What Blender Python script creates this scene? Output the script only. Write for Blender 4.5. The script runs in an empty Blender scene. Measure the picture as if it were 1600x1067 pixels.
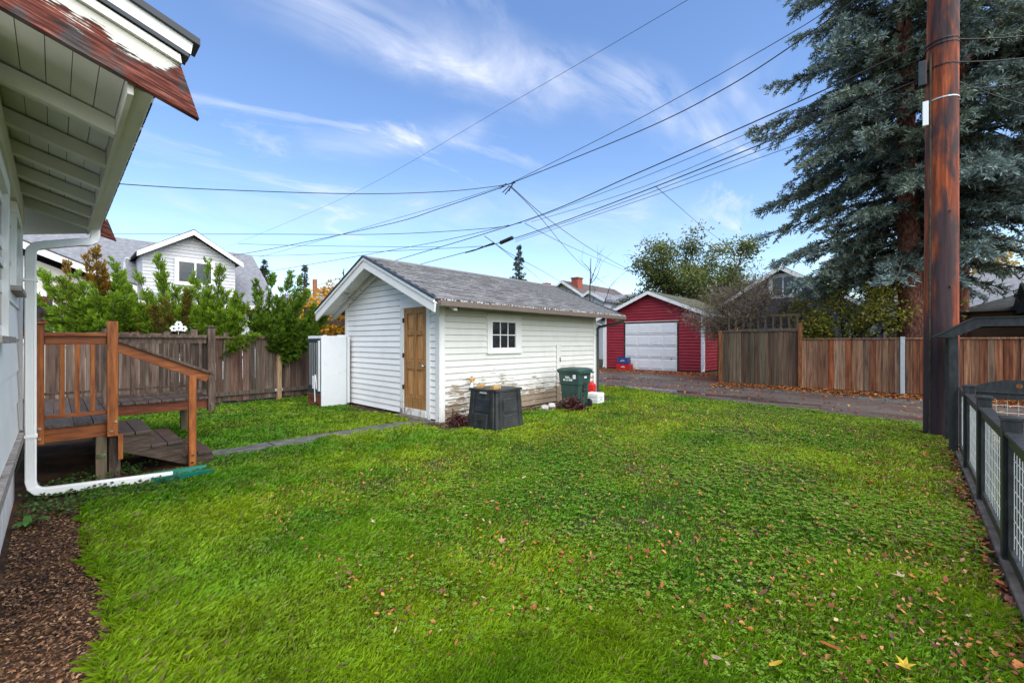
import bpy, bmesh, math, random
import numpy as np
from mathutils import Vector, Matrix

random.seed(7)
rng = np.random.default_rng(7)
scene = bpy.context.scene
col = scene.collection

# ------------------------------------------------------------------ camera, sky, sun, exposure
# World axes: +x runs from the house towards the alley, +y runs along the alley to the left of the view.
CAMZ = 1.53
FPX = 666.67
FX, FY = 0.7306, 0.6828
cam_d = bpy.data.cameras.new('camera')
cam_d.lens = 15.0
cam_d.sensor_width = 36.0
cam_d.clip_start = 0.05
cam_d.clip_end = 3000
cam = bpy.data.objects.new('camera', cam_d)
col.objects.link(cam)
cam.location = (0, 0, CAMZ)
cam.rotation_euler = (math.radians(90), 0, -math.atan2(FX, FY))
scene.camera = cam

SUN_EL, SUN_AZ = math.radians(52), math.radians(-101)   # azimuth of the sun measured from +x
sun_d = bpy.data.lights.new('sun', 'SUN')
sun_d.energy = 4.2
sun_d.angle = math.radians(95)
sun_d.color = (1.0, 0.94, 0.83)
sun = bpy.data.objects.new('sun', sun_d)
col.objects.link(sun)
sdir = Vector((math.cos(SUN_EL) * math.cos(SUN_AZ), math.cos(SUN_EL) * math.sin(SUN_AZ), math.sin(SUN_EL)))
sun.rotation_euler = sdir.to_track_quat('Z', 'Y').to_euler()

world = bpy.data.worlds.new('World')
scene.world = world
world.use_nodes = True
wn = world.node_tree
wn.nodes.clear()


def wnode(t, **k):
    n = wn.nodes.new(t)
    for a, v in k.items():
        setattr(n, a, v)
    return n


w_out = wnode('ShaderNodeOutputWorld')
w_bg = wnode('ShaderNodeBackground')
w_bg.inputs['Strength'].default_value = 0.145
wn.links.new(w_bg.outputs[0], w_out.inputs[0])
sky = wnode('ShaderNodeTexSky', sky_type='NISHITA')
sky.sun_disc = False
sky.sun_elevation = SUN_EL
sky.sun_rotation = math.pi / 2 - SUN_AZ
sky.air_density = 1.15
sky.dust_density = 0.15
sky.ozone_density = 2.6
tc = wnode('ShaderNodeTexCoord')
# wispy cirrus: stretched noise on a plane overhead
sep = wnode('ShaderNodeSeparateXYZ')
wn.links.new(tc.outputs['Generated'], sep.inputs[0])
zz = wnode('ShaderNodeMath', operation='ADD')
wn.links.new(sep.outputs['Z'], zz.inputs[0])
zz.inputs[1].default_value = 0.12
mx_ = wnode('ShaderNodeMath', operation='MAXIMUM')
wn.links.new(zz.outputs[0], mx_.inputs[0])
mx_.inputs[1].default_value = 0.03
dv = wnode('ShaderNodeVectorMath', operation='DIVIDE')
comb = wnode('ShaderNodeCombineXYZ')
for i in range(3):
    wn.links.new(mx_.outputs[0], comb.inputs[i])
wn.links.new(tc.outputs['Generated'], dv.inputs[0])
wn.links.new(comb.outputs[0], dv.inputs[1])
mp = wnode('ShaderNodeMapping')
mp.inputs['Rotation'].default_value = (0, 0, math.radians(75))
mp.inputs['Scale'].default_value = (0.75, 1.35, 0.0)
wn.links.new(dv.outputs[0], mp.inputs[0])
cn = wnode('ShaderNodeTexNoise')
cn.inputs['Scale'].default_value = 1.5
cn.inputs['Detail'].default_value = 9
cn.inputs['Roughness'].default_value = 0.62
cn.inputs['Distortion'].default_value = 1.5
wn.links.new(mp.outputs[0], cn.inputs['Vector'])
cbig = wnode('ShaderNodeTexNoise')
cbig.inputs['Scale'].default_value = 0.9
cbig.inputs['Detail'].default_value = 3
wn.links.new(dv.outputs[0], cbig.inputs['Vector'])
r1 = wnode('ShaderNodeMapRange')
r1.inputs['From Min'].default_value = 0.56
r1.inputs['From Max'].default_value = 0.80
wn.links.new(cn.outputs['Fac'], r1.inputs['Value'])
r2 = wnode('ShaderNodeMapRange')
r2.inputs['From Min'].default_value = 0.36
r2.inputs['From Max'].default_value = 0.62
wn.links.new(cbig.outputs['Fac'], r2.inputs['Value'])
cm = wnode('ShaderNodeMath', operation='MULTIPLY')
wn.links.new(r1.outputs[0], cm.inputs[0])
wn.links.new(r2.outputs[0], cm.inputs[1])


def cam_dir(u, v):
    r = (u - 800) / FPX
    d = Vector((FX + FY * r, FY - FX * r, (533.5 - v) / FPX))
    return d.normalized()


def streak(p, q, width, gain):
    """a band of cirrus along a great circle between two directions"""
    d0, d1 = cam_dir(*p), cam_dir(*q)
    nrm = d0.cross(d1).normalized()
    c = (d0 + d1).normalized()
    half = math.acos(max(-1, min(1, d0.dot(c))))
    a = wnode('ShaderNodeVectorMath', operation='DOT_PRODUCT')
    wn.links.new(wob.outputs[0], a.inputs[0])
    a.inputs[1].default_value = nrm
    ab = wnode('ShaderNodeMath', operation='ABSOLUTE')
    wn.links.new(a.outputs['Value'], ab.inputs[0])
    m1 = wnode('ShaderNodeMapRange', interpolation_type='SMOOTHSTEP')
    m1.inputs['From Min'].default_value = width
    m1.inputs['From Max'].default_value = 0.0
    wn.links.new(ab.outputs[0], m1.inputs['Value'])
    b = wnode('ShaderNodeVectorMath', operation='DOT_PRODUCT')
    wn.links.new(wob.outputs[0], b.inputs[0])
    b.inputs[1].default_value = c
    m2 = wnode('ShaderNodeMapRange', interpolation_type='SMOOTHSTEP')
    m2.inputs['From Min'].default_value = math.cos(half * 1.35)
    m2.inputs['From Max'].default_value = math.cos(half * 0.6)
    wn.links.new(b.outputs['Value'], m2.inputs['Value'])
    mm = wnode('ShaderNodeMath', operation='MULTIPLY')
    wn.links.new(m1.outputs[0], mm.inputs[0])
    wn.links.new(m2.outputs[0], mm.inputs[1])
    f = wnode('ShaderNodeMapRange')
    f.inputs['From Min'].default_value = 0.34
    f.inputs['From Max'].default_value = 0.72
    wn.links.new(cn.outputs['Fac'], f.inputs['Value'])
    m3 = wnode('ShaderNodeMath', operation='MULTIPLY')
    wn.links.new(mm.outputs[0], m3.inputs[0])
    wn.links.new(f.outputs[0], m3.inputs[1])
    m4 = wnode('ShaderNodeMath', operation='MULTIPLY')
    wn.links.new(m3.outputs[0], m4.inputs[0])
    m4.inputs[1].default_value = gain
    return m4.outputs[0]


wobn = wnode('ShaderNodeTexNoise')
wobn.inputs['Scale'].default_value = 3.0
wobn.inputs['Detail'].default_value = 4
wn.links.new(tc.outputs['Generated'], wobn.inputs['Vector'])
wsub = wnode('ShaderNodeVectorMath', operation='SUBTRACT')
wn.links.new(wobn.outputs['Color'], wsub.inputs[0])
wsub.inputs[1].default_value = (0.5, 0.5, 0.5)
wsc = wnode('ShaderNodeVectorMath', operation='SCALE')
wn.links.new(wsub.outputs[0], wsc.inputs[0])
wsc.inputs['Scale'].default_value = 0.16
wob = wnode('ShaderNodeVectorMath', operation='ADD')
wn.links.new(tc.outputs['Generated'], wob.inputs[0])
wn.links.new(wsc.outputs[0], wob.inputs[1])
tot = cm.outputs[0]
for args in [((420, -20), (1010, 170), 0.085, 1.25), ((180, 205), (470, 265), 0.085, 1.1),
             ((420, 215), (760, 195), 0.05, 0.7), ((860, 90), (1150, 210), 0.06, 0.6),
             ((1120, 150), (1400, 120), 0.10, 0.7), ((240, 330), (1100, 345), 0.10, 0.45)]:
    s_ = streak(*args)
    ad = wnode('ShaderNodeMath', operation='ADD')
    wn.links.new(tot, ad.inputs[0])
    wn.links.new(s_, ad.inputs[1])
    tot = ad.outputs[0]
cl = wnode('ShaderNodeMath', operation='MULTIPLY', use_clamp=True)
wn.links.new(tot, cl.inputs[0])
cl.inputs[1].default_value = 0.72
mixw = wnode('ShaderNodeMix', data_type='RGBA')
wn.links.new(cl.outputs[0], mixw.inputs['Factor'])
hs = wnode('ShaderNodeHueSaturation')
hs.inputs['Saturation'].default_value = 1.10
hs.inputs['Hue'].default_value = 0.507
wn.links.new(sky.outputs[0], hs.inputs['Color'])
wn.links.new(hs.outputs[0], mixw.inputs['A'])
mixw.inputs['B'].default_value = (4.3, 4.5, 5.1, 1)
wn.links.new(mixw.outputs['Result'], w_bg.inputs['Color'])

vs = scene.view_settings
vs.view_transform = 'Standard'
vs.look = 'None'
vs.gamma = 1
vs.use_curve_mapping = False
vs.exposure = 0.77

scene.render.engine = 'CYCLES'
scene.cycles.max_bounces = 6
scene.cycles.diffuse_bounces = 3
scene.cycles.transparent_max_bounces = 6

# ------------------------------------------------------------------ points
def PX(u, v, Y):
    r = (u - 800) / FPX
    return Vector((Y * (FX + FY * r), Y * (FY - FX * r), CAMZ + (533.5 - v) / FPX * Y))


def PA(u, v, a):
    r = (u - 800) / FPX
    return PX(u, v, a / (FX + FY * r))


def PB(u, v, b):
    r = (u - 800) / FPX
    return PX(u, v, b / (FY - FX * r))


def PG(u, v, z=0.0):
    return PX(u, v, FPX * (CAMZ - z) / (v - 533.5))


# ------------------------------------------------------------------ materials
class NT:
    def __init__(s, name):
        s.m = bpy.data.materials.new(name)
        s.m.use_nodes = True
        s.t = s.m.node_tree
        s.t.nodes.clear()
        s.out = s.n('ShaderNodeOutputMaterial')

    def n(s, t, **k):
        x = s.t.nodes.new(t)
        for a, v in k.items():
            setattr(x, a, v)
        return x

    def l(s, a, b):
        s.t.links.new(a, b)

    def pos(s, scale=(1, 1, 1), coord='pos', shift=False):
        if coord == 'pos':
            o = s.n('ShaderNodeNewGeometry').outputs['Position']
        else:
            o = s.n('ShaderNodeTexCoord').outputs['Object']
        if shift:
            oi = s.n('ShaderNodeObjectInfo')
            sc = s.n('ShaderNodeVectorMath', operation='SCALE')
            sc.inputs[0].default_value = (37, 53, 71)
            s.l(oi.outputs['Random'], sc.inputs['Scale'])
            ad = s.n('ShaderNodeVectorMath', operation='ADD')
            s.l(o, ad.inputs[0])
            s.l(sc.outputs[0], ad.inputs[1])
            o = ad.outputs[0]
        m = s.n('ShaderNodeMapping')
        m.inputs['Scale'].default_value = scale
        s.l(o, m.inputs[0])
        return m.outputs[0]

    def noise(s, vec, scale, detail=5, rough=0.55, dist=0.0):
        x = s.n('ShaderNodeTexNoise')
        x.inputs['Scale'].default_value = scale
        x.inputs['Detail'].default_value = detail
        x.inputs['Roughness'].default_value = rough
        x.inputs['Distortion'].default_value = dist
        s.l(vec, x.inputs['Vector'])
        return x.outputs['Fac']

    def ramp(s, fac, stops):
        x = s.n('ShaderNodeValToRGB')
        e = x.color_ramp.elements
        while len(e) < len(stops):
            e.new(0.5)
        for i, (p, c) in enumerate(stops):
            e[i].position = p
            e[i].color = (c[0], c[1], c[2], 1)
        s.l(fac, x.inputs[0])
        return x.outputs[0]

    def rng(s, v, a, b, c=0.0, d=1.0, smooth=False):
        x = s.n('ShaderNodeMapRange')
        if smooth:
            x.interpolation_type = 'SMOOTHSTEP'
        for k, val in (('From Min', a), ('From Max', b), ('To Min', c), ('To Max', d)):
            x.inputs[k].default_value = val
        s.l(v, x.inputs['Value'])
        return x.outputs[0]

    def math(s, op, a, b=None, clamp=False):
        x = s.n('ShaderNodeMath', operation=op, use_clamp=clamp)
        for i, q in enumerate((a, b)):
            if q is None:
                continue
            if isinstance(q, (int, float)):
                x.inputs[i].default_value = q
            else:
                s.l(q, x.inputs[i])
        return x.outputs[0]

    def mix(s, fac, a, b, blend='MIX'):
        x = s.n('ShaderNodeMix', data_type='RGBA', blend_type=blend)
        for key, q in (('Factor', fac), ('A', a), ('B', b)):
            if isinstance(q, (int, float)):
                x.inputs[key].default_value = q
            elif isinstance(q, tuple):
                x.inputs[key].default_value = (q[0], q[1], q[2], 1)
            else:
                s.l(q, x.inputs[key])
        return x.outputs['Result']

    def objval(s, colr, amt, hue=0.0):
        oi = s.n('ShaderNodeObjectInfo')
        h = s.n('ShaderNodeHueSaturation')
        s.l(s.rng(oi.outputs['Random'], 0, 1, 1 - amt, 1 + amt), h.inputs['Value'])
        if hue:
            w = s.n('ShaderNodeTexWhiteNoise', noise_dimensions='1D')
            s.l(oi.outputs['Random'], w.inputs['W'])
            s.l(s.rng(w.outputs['Value'], 0, 1, 0.5 - hue, 0.5 + hue), h.inputs['Hue'])
            s.l(s.rng(w.outputs['Value'], 0, 1, 1.15, 0.75), h.inputs['Saturation'])
        s.l(colr, h.inputs['Color'])
        return h.outputs[0]

    def bsdf(s, colr, rough=0.8, spec=0.3, bump=None, strength=0.3, bdist=0.01, metal=0.0):
        b = s.n('ShaderNodeBsdfPrincipled')
        if isinstance(colr, tuple):
            b.inputs['Base Color'].default_value = (colr[0], colr[1], colr[2], 1)
        else:
            s.l(colr, b.inputs['Base Color'])
        if isinstance(rough, (int, float)):
            b.inputs['Roughness'].default_value = rough
        else:
            s.l(rough, b.inputs['Roughness'])
        b.inputs['Specular IOR Level'].default_value = spec
        b.inputs['Metallic'].default_value = metal
        if bump is not None:
            bp = s.n('ShaderNodeBump')
            bp.inputs['Strength'].default_value = strength
            bp.inputs['Distance'].default_value = bdist
            s.l(bump, bp.inputs['Height'])
            s.l(bp.outputs[0], b.inputs['Normal'])
        s.l(b.outputs[0], s.out.inputs[0])
        return b


def m_noise(name, stops, scale=(1, 1, 1), ns=4, detail=6, rough=0.8, spec=0.25, bump=0.0, objv=0.0, hue=0.0,
            dist=0.0, lo=0.3, hi=0.7, shift=False, metal=0.0, coord='pos'):
    t = NT(name)
    f = t.noise(t.pos(scale, coord, shift), ns, detail, 0.6, dist)
    k = len(stops)
    c = t.ramp(f, [(lo + (hi - lo) * i / max(1, k - 1), s) for i, s in enumerate(stops)])
    if objv:
        c = t.objval(c, objv, hue)
    t.bsdf(c, rough, spec, f if bump else None, bump, 0.01, metal)
    return t.m


def m_paint(name, paint, wood, thr, scale, wear=None, bump=0.3, dirt=0.25, objv=0.03, side=None):
    """old paint that flakes off along the grain; wear=(z_hi, z_lo, amount) flakes more near the splash zone"""
    t = NT(name)
    v = t.pos(scale, 'pos', True)
    f = t.noise(v, 3.2, 9, 0.68, 0.4)
    fb = t.noise(t.pos((0.8, 0.8, 1.1)), 2.0, 4, 0.5, 0.3)
    f2 = t.math('ADD', f, t.math('MULTIPLY', t.math('SUBTRACT', fb, 0.5), 0.65))
    if wear:
        g = t.n('ShaderNodeNewGeometry').outputs['Position']
        sp = t.n('ShaderNodeSeparateXYZ')
        t.l(g, sp.inputs[0])
        w = t.rng(sp.outputs['Z'], wear[0], wear[1], 0, wear[2])
        f2 = t.math('ADD', f2, w)
    mask = t.rng(f2, thr, thr + 0.025)
    grain = t.noise(t.pos(tuple(s * 5 for s in scale), 'pos', True), 5, 6, 0.6)
    wc = t.ramp(grain, [(0.32, wood[0]), (0.5, wood[1]), (0.7, wood[2])])
    dn = t.noise(t.pos((1, 1, 0.6)), 3.3, 6, 0.65)
    pc = t.mix(t.rng(dn, 0.42, 0.78, 0, dirt), paint, tuple(p * 0.62 for p in paint))
    pc = t.objval(pc, objv)
    c = t.mix(mask, pc, wc)
    h = t.math('ADD', t.math('MULTIPLY', mask, -0.6), t.math('MULTIPLY', grain, 0.35))
    t.bsdf(c, 0.75, 0.25, h, bump, 0.006)
    return t.m


def m_plain(name, c, rough=0.5, spec=0.4, metal=0.0, var=0.12):
    t = NT(name)
    f = t.noise(t.pos((1, 1, 1)), 6, 6, 0.6)
    cc = t.ramp(f, [(0.3, tuple(x * (1 - var) for x in c)), (0.7, tuple(min(1, x * (1 + var)) for x in c))])
    r = t.rng(f, 0.3, 0.7, max(0.05, rough - 0.1), min(1, rough + 0.1))
    t.bsdf(cc, r, spec, None, 0, 0.01, metal)
    return t.m


def m_leaf(name, trans=0.3, rough=0.6, spec=0.25):
    t = NT(name)
    a = t.n('ShaderNodeAttribute', attribute_name='col')
    b = t.bsdf(a.outputs['Color'], rough, spec)
    tr = t.n('ShaderNodeBsdfTranslucent')
    t.l(a.outputs['Color'], tr.inputs[0])
    mx = t.n('ShaderNodeMixShader')
    mx.inputs[0].default_value = trans
    t.l(b.outputs[0], mx.inputs[1])
    t.l(tr.outputs[0], mx.inputs[2])
    t.l(mx.outputs[0], t.out.inputs[0])
    return t.m


M = {}
WHITE = (0.80, 0.79, 0.75)
M['shed_paint'] = m_paint('shed_paint', (0.64, 0.635, 0.585), [(0.10, 0.085, 0.07), (0.26, 0.20, 0.14), (0.42, 0.31, 0.20)], 0.695, (1.2, 1.2, 14), (1.05, 0.10, 0.31))
M['gable_paint'] = m_paint('gable_paint', (0.78, 0.775, 0.75), [(0.10, 0.09, 0.08), (0.26, 0.22, 0.18), (0.4, 0.33, 0.25)], 0.86, (1.2, 1.2, 14), (0.5, 0.0, 0.10))
M['trim_paint'] = m_paint('trim_paint', (0.70, 0.695, 0.66), [(0.10, 0.085, 0.07), (0.24, 0.19, 0.15), (0.36, 0.28, 0.21)], 0.77, (9, 9, 1.4), (0.9, 0.05, 0.20))
M['soffit_paint'] = m_paint('soffit_paint', (0.70, 0.69, 0.64), [(0.2, 0.18, 0.15), (0.34, 0.3, 0.26), (0.45, 0.42, 0.36)], 0.60, (2, 6, 3))
M['house_paint'] = m_paint('house_paint', (0.82, 0.81, 0.78), [(0.2, 0.18, 0.16), (0.35, 0.32, 0.29), (0.5, 0.48, 0.45)], 0.93, (3, 3, 6), None, 0.15, 0.12)
M['eave_paint'] = m_paint('eave_paint', (0.76, 0.75, 0.67), [(0.16, 0.13, 0.10), (0.30, 0.25, 0.2), (0.4, 0.35, 0.28)], 0.86, (3, 3, 6), None, 0.2, 0.3)
def m_barge():
    # bare red-brown grain along the lower part of the board, cream paint left along the top
    t = NT('barge_paint')
    g = t.n('ShaderNodeTexCoord').outputs['Object']
    sp = t.n('ShaderNodeSeparateXYZ')
    t.l(g, sp.inputs[0])
    # height across the board (board climbs with slope .31 away from the tip)
    h = t.math('ADD', sp.outputs['Z'], t.math('MULTIPLY', sp.outputs['X'], 0.31))
    m = t.n('ShaderNodeMapping')
    m.inputs['Rotation'].default_value = (0, math.radians(-17.2), 0)
    t.l(g, m.inputs[0])
    m2 = t.n('ShaderNodeMapping')
    m2.inputs['Scale'].default_value = (2.0, 6, 34)
    t.l(m.outputs[0], m2.inputs[0])
    n1 = t.noise(m2.outputs[0], 2.5, 8, 0.65, 0.3)
    n2 = t.noise(t.pos((2, 2, 2), 'obj'), 3.0, 4, 0.5)
    e = t.math('ADD', t.math('MULTIPLY', t.math('SUBTRACT', n1, 0.5), 0.22), t.math('MULTIPLY', t.math('SUBTRACT', n2, 0.5), 0.30))
    edge = t.math('ADD', h, e)
    tipn = t.rng(sp.outputs['X'], -0.20, 0.0, 0.0, 0.12)
    mask = t.rng(t.math('SUBTRACT', edge, tipn), 0.116, 0.128)
    w = t.ramp(n1, [(0.34, (0.010, 0.007, 0.007)), (0.46, (0.06, 0.016, 0.011)), (0.55, (0.17, 0.04, 0.024)), (0.66, (0.30, 0.13, 0.10))])
    w = t.mix(t.rng(n2, 0.47, 0.58, 0, 0.9), w, t.ramp(n1, [(0.35, (0.012, 0.011, 0.012)), (0.6, (0.10, 0.088, 0.085))]))
    c = t.mix(mask, w, (0.66, 0.64, 0.56))
    t.bsdf(c, 0.75, 0.2, t.math('ADD', n1, mask), 0.6, 0.006)
    return t.m


M['barge_paint'] = m_barge()
M['eave_dark'] = m_plain('eave_dark', (0.012, 0.018, 0.025), 0.4)
M['white_trim'] = m_plain('white_trim', (0.76, 0.76, 0.74), 0.5, var=0.05)
M['white_metal'] = m_plain('white_metal', (0.86, 0.86, 0.84), 0.35, 0.5, var=0.04)
M['grey_trim'] = m_noise('grey_trim', [(0.16, 0.13, 0.11), (0.30, 0.26, 0.23), (0.42, 0.39, 0.36)], (4, 4, 20), 3, bump=0.3)
M['concrete_white'] = m_noise('concrete_white', [(0.55, 0.53, 0.5), (0.78, 0.77, 0.75)], (1, 1, 1), 5, bump=0.25)
M['deck_new'] = m_noise('deck_new', [(0.10, 0.024, 0.006), (0.27, 0.075, 0.013), (0.42, 0.135, 0.026)], (9, 9, 1.2), 3, rough=0.5, spec=0.35, bump=0.15, objv=0.12, shift=True)
M['deck_new_h'] = m_noise('deck_new_h', [(0.09, 0.02, 0.006), (0.23, 0.062, 0.013), (0.35, 0.11, 0.022)], (1.5, 9, 14), 3, rough=0.5, spec=0.35, bump=0.15, objv=0.12, shift=True)
M['deck_old'] = m_noise('deck_old', [(0.035, 0.022, 0.016), (0.085, 0.055, 0.04), (0.17, 0.13, 0.10)], (10, 10, 1.4), 3, rough=0.55, bump=0.25, objv=0.2, shift=True)
M['deck_board'] = m_noise('deck_board', [(0.028, 0.017, 0.013), (0.065, 0.042, 0.034), (0.12, 0.085, 0.07)], (16, 1.2, 9), 2.5, rough=0.38, spec=0.4, bump=0.2, objv=0.25, shift=True)
M['deck_rim'] = m_noise('deck_rim', [(0.06, 0.016, 0.008), (0.14, 0.038, 0.016), (0.20, 0.06, 0.025)], (1.5, 6, 14), 3, rough=0.55, bump=0.15, shift=True)
M['stair_wood'] = m_noise('stair_wood', [(0.022, 0.014, 0.010), (0.055, 0.034, 0.024), (0.11, 0.075, 0.05)], (2, 6, 12), 3, rough=0.4, spec=0.4, bump=0.25, objv=0.2, shift=True)
M['green_timber'] = m_noise('green_timber', [(0.07, 0.055, 0.03), (0.13, 0.10, 0.06), (0.19, 0.13, 0.08)], (9, 9, 1.2), 3, rough=0.7, bump=0.2, shift=True)
M['fence_left'] = m_noise('fence_left', [(0.035, 0.022, 0.015), (0.095, 0.060, 0.042), (0.14, 0.095, 0.07), (0.33, 0.28, 0.24)], (9, 9, 0.55), 2.4, 7, rough=0.8, bump=0.3, objv=0.38, hue=0.015, shift=True, lo=0.28, hi=0.78)
M['fence_right'] = m_noise('fence_right', [(0.035, 0.016, 0.010), (0.17, 0.070, 0.030), (0.28, 0.125, 0.055), (0.48, 0.29, 0.16)], (9, 9, 0.55), 2.4, 7, rough=0.72, bump=0.3, objv=0.32, hue=0.018, shift=True, lo=0.28, hi=0.80)
M['fence_mossy'] = m_noise('fence_mossy', [(0.028, 0.022, 0.014), (0.085, 0.060, 0.036), (0.14, 0.09, 0.05), (0.30, 0.22, 0.14)], (9, 9, 0.5), 2.2, 7, rough=0.8, bump=0.3, objv=0.3, hue=0.03, shift=True, lo=0.28, hi=0.82)
M['fence_post'] = m_noise('fence_post', [(0.08, 0.03, 0.012), (0.19, 0.068, 0.022), (0.28, 0.11, 0.04)], (9, 9, 1.2), 3, rough=0.65, bump=0.2, shift=True)
M['new_post'] = m_noise('new_post', [(0.20, 0.12, 0.06), (0.36, 0.24, 0.13), (0.45, 0.32, 0.19)], (9, 9, 1.2), 3, rough=0.7, bump=0.2)
M['galv'] = m_plain('galv', (0.45, 0.47, 0.47), 0.45, 0.5, 0.3)
M['dark_wood'] = m_noise('dark_wood', [(0.02, 0.012, 0.008), (0.05, 0.03, 0.02), (0.09, 0.055, 0.036)], (4, 4, 2), 3, rough=0.8, bump=0.2)
M['door_wood'] = m_noise('door_wood', [(0.17, 0.075, 0.025), (0.33, 0.165, 0.06), (0.43, 0.23, 0.09)], (10, 10, 0.9), 3, rough=0.55, bump=0.15, objv=0.10, shift=True)
M['door_panel'] = m_noise('door_panel', [(0.25, 0.11, 0.035), (0.42, 0.215, 0.08), (0.52, 0.29, 0.12)], (10, 10, 0.9), 3, rough=0.55, bump=0.15, objv=0.08, shift=True)
M['black_paint'] = m_noise('black_paint', [(0.010, 0.011, 0.012), (0.022, 0.024, 0.025), (0.04, 0.042, 0.043)], (6, 6, 2), 4, rough=0.42, spec=0.4, bump=0.12)
M['wire_galv'] = m_plain('wire_galv', (0.62, 0.63, 0.62), 0.35, 0.5, 0.5)
M['black_plastic'] = m_noise('black_plastic', [(0.012, 0.013, 0.014), (0.024, 0.026, 0.027), (0.045, 0.046, 0.045)], (1, 1, 1), 5, rough=0.45, spec=0.45)
M['bin_green'] = m_noise('bin_green', [(0.020, 0.048, 0.040), (0.028, 0.065, 0.054), (0.04, 0.08, 0.066)], (1, 1, 0.5), 4, rough=0.42, spec=0.45)
M['glass_dark'] = m_plain('glass_dark', (0.016, 0.020, 0.024), 0.12, 0.6, var=0.3)
M['fridge_white'] = m_plain('fridge_white', (0.72, 0.745, 0.76), 0.35, 0.5, var=0.025)
M['fridge_black'] = m_plain('fridge_black', (0.028, 0.036, 0.042), 0.4, 0.5)
M['rust'] = m_noise('rust', [(0.06, 0.02, 0.01), (0.13, 0.045, 0.02), (0.2, 0.08, 0.035)], (1, 1, 1), 8, rough=0.85)
M['steel'] = m_plain('steel', (0.7, 0.7, 0.68), 0.2, 0.5, 1.0)
M['brass'] = m_plain('brass', (0.60, 0.33, 0.10), 0.4, 0.5, 0.6)
M['hinge'] = m_plain('hinge', (0.06, 0.04, 0.03), 0.5, 0.4, 0.6)
M['gutter_brown'] = m_plain('gutter_brown', (0.16, 0.125, 0.105), 0.4, 0.45, var=0.1)
M['downspout_dark'] = m_plain('downspout_dark', (0.065, 0.055, 0.05), 0.45)
M['shingle'] = m_noise('shingle', [(0.07, 0.07, 0.075), (0.15, 0.148, 0.15), (0.24, 0.235, 0.235)], (1, 1, 1), 26, rough=0.9, bump=0.4, objv=0.30, shift=True)
M['roof_core'] = m_noise('roof_core', [(0.05, 0.05, 0.05), (0.11, 0.11, 0.11)], (1, 1, 1), 12, rough=0.9)
M['debris'] = m_noise('debris', [(0.12, 0.10, 0.08), (0.45, 0.43, 0.40), (0.75, 0.74, 0.70)], (1, 1, 1), 20, rough=0.9, lo=0.38, hi=0.56)
M['brick'] = m_noise('brick', [(0.25, 0.13, 0.04), (0.42, 0.25, 0.09), (0.5, 0.33, 0.15)], (1, 1, 1), 18, rough=0.9, bump=0.3)
M['red_brick'] = m_noise('red_brick', [(0.12, 0.03, 0.02), (0.24, 0.065, 0.04), (0.30, 0.11, 0.07)], (1, 1, 2.5), 7, rough=0.9, bump=0.3, objv=0.2)
M['garage_red'] = m_noise('garage_red', [(0.23, 0.016, 0.026), (0.30, 0.024, 0.035), (0.35, 0.035, 0.045)], (0.6, 0.6, 5), 3, rough=0.6, objv=0.07)
M['garage_roof'] = m_noise('garage_roof', [(0.05, 0.055, 0.035), (0.09, 0.095, 0.06), (0.14, 0.13, 0.10)], (1, 1, 1), 9, rough=0.95, bump=0.4)
M['red_plastic'] = m_plain('red_plastic', (0.55, 0.012, 0.015), 0.4)
M['blue_plastic'] = m_plain('blue_plastic', (0.03, 0.07, 0.22), 0.4)
M['navy_ink'] = m_plain('navy_ink', (0.05, 0.08, 0.25), 0.5)
M['white_plastic'] = m_plain('white_plastic', (0.78, 0.79, 0.77), 0.4, var=0.04)
M['white_print'] = m_plain('white_print', (0.85, 0.86, 0.85), 0.6, var=0.03)
M['tray_green'] = m_plain('tray_green', (0.006, 0.14, 0.10), 0.35)
M['wire'] = m_plain('wire', (0.012, 0.012, 0.014), 0.55)
M['roof_grey'] = m_noise('roof_grey', [(0.11, 0.115, 0.135), (0.18, 0.185, 0.205), (0.26, 0.265, 0.285)], (2.0, 2.0, 9), 3.5, rough=0.95, bump=0.5)
M['roof_dark'] = m_noise('roof_dark', [(0.028, 0.030, 0.028), (0.06, 0.062, 0.058), (0.10, 0.10, 0.095)], (2, 2, 9), 3.5, rough=0.95, bump=0.5)
M['roof_brown'] = m_noise('roof_brown', [(0.07, 0.055, 0.05), (0.12, 0.10, 0.095)], (2, 2, 9), 3.5, rough=0.95, bump=0.4)
M['nb_white'] = m_plain('nb_white', (0.56, 0.565, 0.575), 0.6, var=0.05)
M['nb_cream'] = m_plain('nb_cream', (0.60, 0.57, 0.50), 0.7, var=0.08)
M['nb_blue'] = m_plain('nb_blue', (0.055, 0.065, 0.12), 0.6, var=0.1)
M['nb_blue_lt'] = m_plain('nb_blue_lt', (0.10, 0.12, 0.24), 0.6, var=0.1)
M['nb_green'] = m_plain('nb_green', (0.28, 0.28, 0.20), 0.7)
M['nb_orange'] = m_plain('nb_orange', (0.55, 0.17, 0.03), 0.6)
M['nb_tan'] = m_plain('nb_tan', (0.40, 0.28, 0.17), 0.7)
M['nb_brown'] = m_noise('nb_brown', [(0.10, 0.045, 0.025), (0.19, 0.095, 0.055), (0.27, 0.14, 0.09)], (2, 2, 22), 3, rough=0.7, dist=2.0)
M['pole'] = None
M['bark_spruce'] = m_noise('bark_spruce', [(0.05, 0.022, 0.016), (0.16, 0.06, 0.04), (0.32, 0.17, 0.13)], (4, 4, 1.4), 5, rough=0.95, bump=0.8)
M['bark'] = m_noise('bark', [(0.03, 0.022, 0.015), (0.07, 0.055, 0.04), (0.12, 0.10, 0.07)], (4, 4, 1.5), 5, rough=0.95, bump=0.5)
M['bark_moss'] = m_noise('bark_moss', [(0.022, 0.017, 0.011), (0.05, 0.042, 0.024), (0.10, 0.10, 0.045)], (4, 4, 2), 5, rough=0.95, bump=0.5)
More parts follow.
